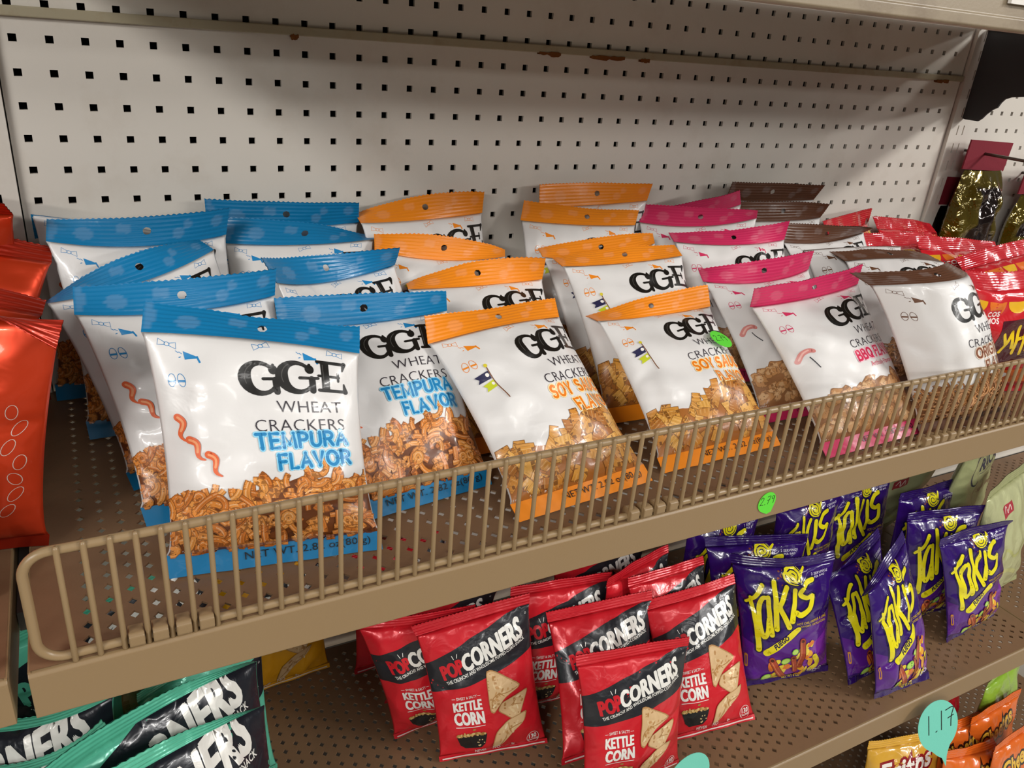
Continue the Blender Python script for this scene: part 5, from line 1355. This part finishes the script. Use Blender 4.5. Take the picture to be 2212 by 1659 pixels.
    ('G2', 'olive2', [(1.103, -0.271, -0.499), (1.184, -0.2474, -0.5011), (1.267, -0.2286, -0.503), (1.102, -0.2705, -0.5139), (1.184, -0.2494, -0.516), (1.268, -0.2321, -0.5176), (1.102, -0.2837, -0.698), (1.272, -0.2739, -0.698)],
     'olive potato chip bag with a red badge in front of the navy-lettered one', 'olive potato chip bags', 'snack bag'),
    ('G3', 'olive2', [(1.037, -0.1462, -0.5091), (1.121, -0.1507, -0.5147), (1.206, -0.1496, -0.5099), (1.036, -0.1412, -0.5232), (1.121, -0.1418, -0.5267), (1.206, -0.1445, -0.524), (1.037, -0.0824, -0.698), (1.207, -0.0832, -0.698)],
     'olive potato chip bag in the shade at the back, under the middle shelf', 'olive potato chip bags', 'snack bag'),
    ('F1', 'frito', [(0.9574, -0.3065, -0.8763), (1.025, -0.3233, -0.8776), (1.095, -0.3303, -0.881), (0.9559, -0.3089, -0.8903), (1.024, -0.3265, -0.8911), (1.093, -0.3378, -0.8933), (0.9371, -0.3349, -1.078), (1.064, -0.3923, -1.077)],
     'gold corn chip bag with red and white script, below the teal tag', None, 'snack bag'),
    ('H1', 'cheeto', [(1.073, -0.3231, -0.8843), (1.143, -0.3303, -0.8884), (1.209, -0.3211, -0.9082), (1.072, -0.3255, -0.898), (1.141, -0.3352, -0.9015), (1.212, -0.3343, -0.9055), (1.071, -0.3675, -1.078), (1.208, -0.3928, -1.078)],
     'orange cheese puff bag right of the teal tag point', 'orange cheese puff bags', 'snack bag'),
    ('H2', 'cheeto', [(1.153, -0.341, -0.8797), (1.222, -0.3376, -0.8801), (1.292, -0.3347, -0.8804), (1.153, -0.3427, -0.8936), (1.222, -0.3396, -0.894), (1.292, -0.3369, -0.8942), (1.153, -0.3672, -1.078), (1.293, -0.3656, -1.078)],
     'orange cheese puff bag at the back right of the bottom shelf', 'orange cheese puff bags', 'snack bag'),
    ('H3', 'cheeto', [(1.055, -0.3659, -0.8799), (1.123, -0.3691, -0.8953), (1.19, -0.3635, -0.9148), (1.052, -0.3673, -0.8936), (1.12, -0.3737, -0.9082), (1.189, -0.3749, -0.9224), (1.02, -0.3993, -1.078), (1.146, -0.4604, -1.078)],
     'orange cheese puff bag nearest the camera on the bottom shelf', 'orange cheese puff bags', 'snack bag'),
    ('H4', 'cheeto', [(1.133, -0.3916, -0.8793), (1.203, -0.3858, -0.8798), (1.272, -0.3811, -0.8802), (1.133, -0.3929, -0.8932), (1.203, -0.3876, -0.8937), (1.272, -0.3832, -0.8941), (1.133, -0.4136, -1.078), (1.273, -0.411, -1.078)],
     'orange cheese puff bag cut by the lower right corner', 'orange cheese puff bags', 'snack bag'),
    ('D1', 'crimson', [(1.07, -0.3258, -0.8495), (1.135, -0.3011, -0.8494), (1.203, -0.2852, -0.8495), (1.068, -0.3211, -0.8626), (1.135, -0.3012, -0.8634), (1.204, -0.287, -0.8634), (1.065, -0.3114, -1.078), (1.206, -0.3127, -1.078)],
     'dark red glossy snack bag above the orange bags on the bottom shelf', None, 'snack bag'),
    ('N1', 'lime', [(1.207, -0.3212, -0.8482), (1.276, -0.3076, -0.8488), (1.345, -0.2965, -0.8494), (1.207, -0.3211, -0.8622), (1.276, -0.3086, -0.8628), (1.345, -0.2982, -0.8633), (1.207, -0.3286, -1.078), (1.347, -0.3225, -1.078)],
     'light green snack bag at the right end of the bottom shelf', None, 'snack bag'),
]
for i, (key, kind, pts, label, group, cat) in enumerate(BAGS):
    _, SURF[key] = bag(kind, pts, label, group, cat, seed=11 * i + 5)

# ------------------------------------------------------------------ price notes
def digits(A, s, x, y, h, color, w=.6):
    G = {'2': [[(0, .75), (.15, .98), (.4, .9), (.4, .65), (.05, .1), (0, .02), (.25, .06), (.5, 0)]],
         '.': [[(.05, .0), (.12, .03)]],
         '7': [[(0, .95), (.5, .98), (.3, .5), (.2, 0)], [(.08, .48), (.45, .55)]],
         '9': [[(.45, .8), (.2, .95), (.05, .75), (.2, .55), (.42, .7), (.45, .9), (.42, .3), (.38, 0)]],
         '1': [[(.2, 1), (.05, 0)]]}
    for ch in s:
        for P_ in G[ch]:
            A.stroke([(x + p[0] * h * .9, y + p[1] * h) for p in P_], w, color)
        x += h * (.32 if ch in '.' else .42 if ch == '1' else .62)

def tag_obj(name, outline, loc, right, up, color, label, text=None, category='price tag', tpos=(0, 0), th=8, thick=.0004, w=.6, bend=0.0):
    """small paper note: outline in mm in its own plane"""
    right, up = Vector(right).normalized(), Vector(up).normalized()
    nrm = right.cross(up).normalized()
    A = Art(); A.lay = 0.0
    n = len(outline)
    from mathutils.geometry import tessellate_polygon
    T = [list(t) for t in tessellate_polygon([[Vector((p[0], p[1], 0)) for p in outline]])]
    V = [(p[0], p[1], 0.0) for p in outline] + [(p[0], p[1], -thick * 1000) for p in outline]
    F = T + [[n + i for i in t[::-1]] for t in T] + [[i, (i + 1) % n, n + (i + 1) % n, n + i] for i in range(n)]
    C = [hx(color)] * len(V)
    if text:
        digits(A, text, tpos[0], tpos[1], th, '1f2420', w)
        b = len(V)
        V += [(p[0], p[1], .08) for p in A.V]; C += A.C
        F += [[b + i for i in f] for f in A.F]
    W = []
    for p in V:
        q = right * p[0] * .001 + up * p[1] * .001 + nrm * (p[2] * .001)
        W.append(tuple(q))
    o = mesh_obj(name, W, F, M['paper'], None, C)
    bm = bmesh.new(); bm.from_mesh(o.data)
    bmesh.ops.recalc_face_normals(bm, faces=bm.faces)
    bm.to_mesh(o.data); bm.free()
    o.location = loc
    return props(o, label, category)

circ = [(12 * math.cos(2 * math.pi * k / 32), 12 * math.sin(2 * math.pi * k / 32)) for k in range(32)]
S2 = SURF['S2']
uu, vv = 50 / 70, 114.5 / 165
c0 = S2.off(np.array([uu]), np.array([vv]), [.0012])[0]
du = S2.front(np.array([uu + .02]), np.array([vv]))[0] - S2.front(np.array([uu - .12]), np.array([vv]))[0]
dv = S2.front(np.array([uu]), np.array([vv + .05]))[0] - S2.front(np.array([uu]), np.array([vv - .05]))[0]
du = du / np.linalg.norm(du) + .9 * (S2.HR - S2.HL) / np.linalg.norm(S2.HR - S2.HL)
nn_ = np.cross(du, dv); up_ = np.cross(nn_, du)
tag_obj('price_sticker', circ, tuple(c0 + nn_ / np.linalg.norm(nn_) * .0042), tuple(du), tuple(up_), '5fd83c', 'round green price sticker on the orange-topped soy sauce bag', '2.79', 'price sticker', (-8, -2.5), 8)
drop = [(10 * math.cos(math.radians(t)), 10 * math.sin(math.radians(t))) for t in range(-15, 246, 9)] + [(-1, -11.0), (3, -12.6), (7.5, -11.2)]
tag_obj('price_sticker', drop, (.5210, YF - .0008, Z0 - .3165), (1, 0, 0), (0, 0, 1), '5fd83c', 'green teardrop price sticker on the front rail of the middle shelf', '2.79', 'price sticker', (-8, -2.0), 8)
def balloon(s):
    pts = []
    for t in range(-62, 243, 8):
        a = math.radians(t)
        pts.append((37 * math.cos(a) * s, 44 * math.sin(a) * s * (1.0 if math.sin(a) > 0 else 1.05)))
    return pts + [(-9 * s, -52 * s), (-1 * s, -60 * s), (4 * s, -78 * s), (8 * s, -60 * s), (12 * s, -50 * s)]
tag_obj('price_tag', balloon(.84), (.9200, YF - .0220, Z0 - .7350), (1, -.15, .22), (-.22, .32, 1), '74cdb8', 'teal balloon-shaped price tag on the lower shelf front', '1.17', 'price tag', (-17, -8), 27, w=1.5)
tag_obj('price_tag', balloon(.80), (.5050, YF - .0012, Z0 - .6500), (1, 0, .03), (-.03, .06, 1), '74cdb8', 'teal price tag poking up at the bottom edge beside the nearest red bag', None)

# ------------------------------------------------------------------ hanging gold pouches in the right bay
def pouch(cx, y, ztop, w, h, seed, label, dark=False):
    rng = random.Random(seed)
    r = empty('hanging_pouch', (cx, y, ztop))
    props(r, label, 'hanging pouch', 'hanging gold pouches')
    # card header folded over the top
    b = MB(); b.prism([(-w * .46, 0), (w * .46, -.004), (w * .43, -.046), (-w * .48, -.042)], 'y', -.0012, .0012)
    V = b.v
    card = mesh_obj('header_card', V, b.f, M['paper'], r, [hx('7c1c2c')] * len(V))
    # gathered cellophane body with dried fruit showing inside
    nu, nv = 26, 34
    V, F, C = [], [], []
    for side in (1, -1):
        bidx = len(V)
        for j in range(nv + 1):
            v = j / nv
            for i in range(nu + 1):
                u = -1 + 2 * i / nu
                wid = w / 2 * (.80 + .22 * math.sin(math.pi * v ** .9) + .03 * math.sin(9 * v + seed))
                dep = .030 * (math.sin(math.pi * min(1, v * .97 + .03)) ** .6) * (1 - abs(u) ** 2.2) ** .6
                crum = .0030 * (math.sin(7 * u + 11 * v + seed) + math.sin(13 * u - 9 * v + seed * 2) + .8 * math.sin(21 * v + 5 * u)) * (1 - abs(u) ** 4) * min(1, v * 6)
                V.append((u * wid, -side * (dep + crum) if side > 0 else dep * .6, -.044 - v * h))
                gold = (abs(u) > .55 + .25 * math.sin(8 * v + seed)) or v < .12 or (.42 < v < .6 and u < -.2 + .3 * math.sin(9 * v))
                C.append(hx('6a5a12') if gold and not dark else hx('22110e' if not dark else '14100e'))
        F += grid_faces(nu, nv, bidx, side > 0)
    mesh_obj('pouch_body', V, F, M['film_clear'], r, C, True)
    return r
pouch(1.243, -.030, Z0 - .060, .112, .170, 2, 'gold cellophane pouch with a dark red header card hanging right of the post')
pouch(1.405, -.030, Z0 - .100, .112, .150, 5, 'dark gold pouch half out of view at the right edge')
pouch(1.246, -.006, Z0 - .118, .105, .130, 8, 'dark pouch hanging close behind the gold one', True).scale = (1, .3, 1)
b = MB(); b.tube([(1.232, .004, Z0 - .0800), (1.232, -.02, Z0 - .0800), (1.232, -.24, Z0 - .0790), (1.232, -.247, Z0 - .0720)], .0022, 8)
props(b.build('peg_hook', M['steel'], smooth=True), 'thin steel peg hook through the red header card', 'peg hook')
b = MB(); b.tube([(1.400, .004, Z0 - .1150), (1.400, -.24, Z0 - .1140), (1.400, -.247, Z0 - .1080)], .0022, 8)
props(b.build('peg_hook', M['steel'], smooth=True), 'steel peg hook at the right edge carrying the half-seen pouch', 'peg hook')
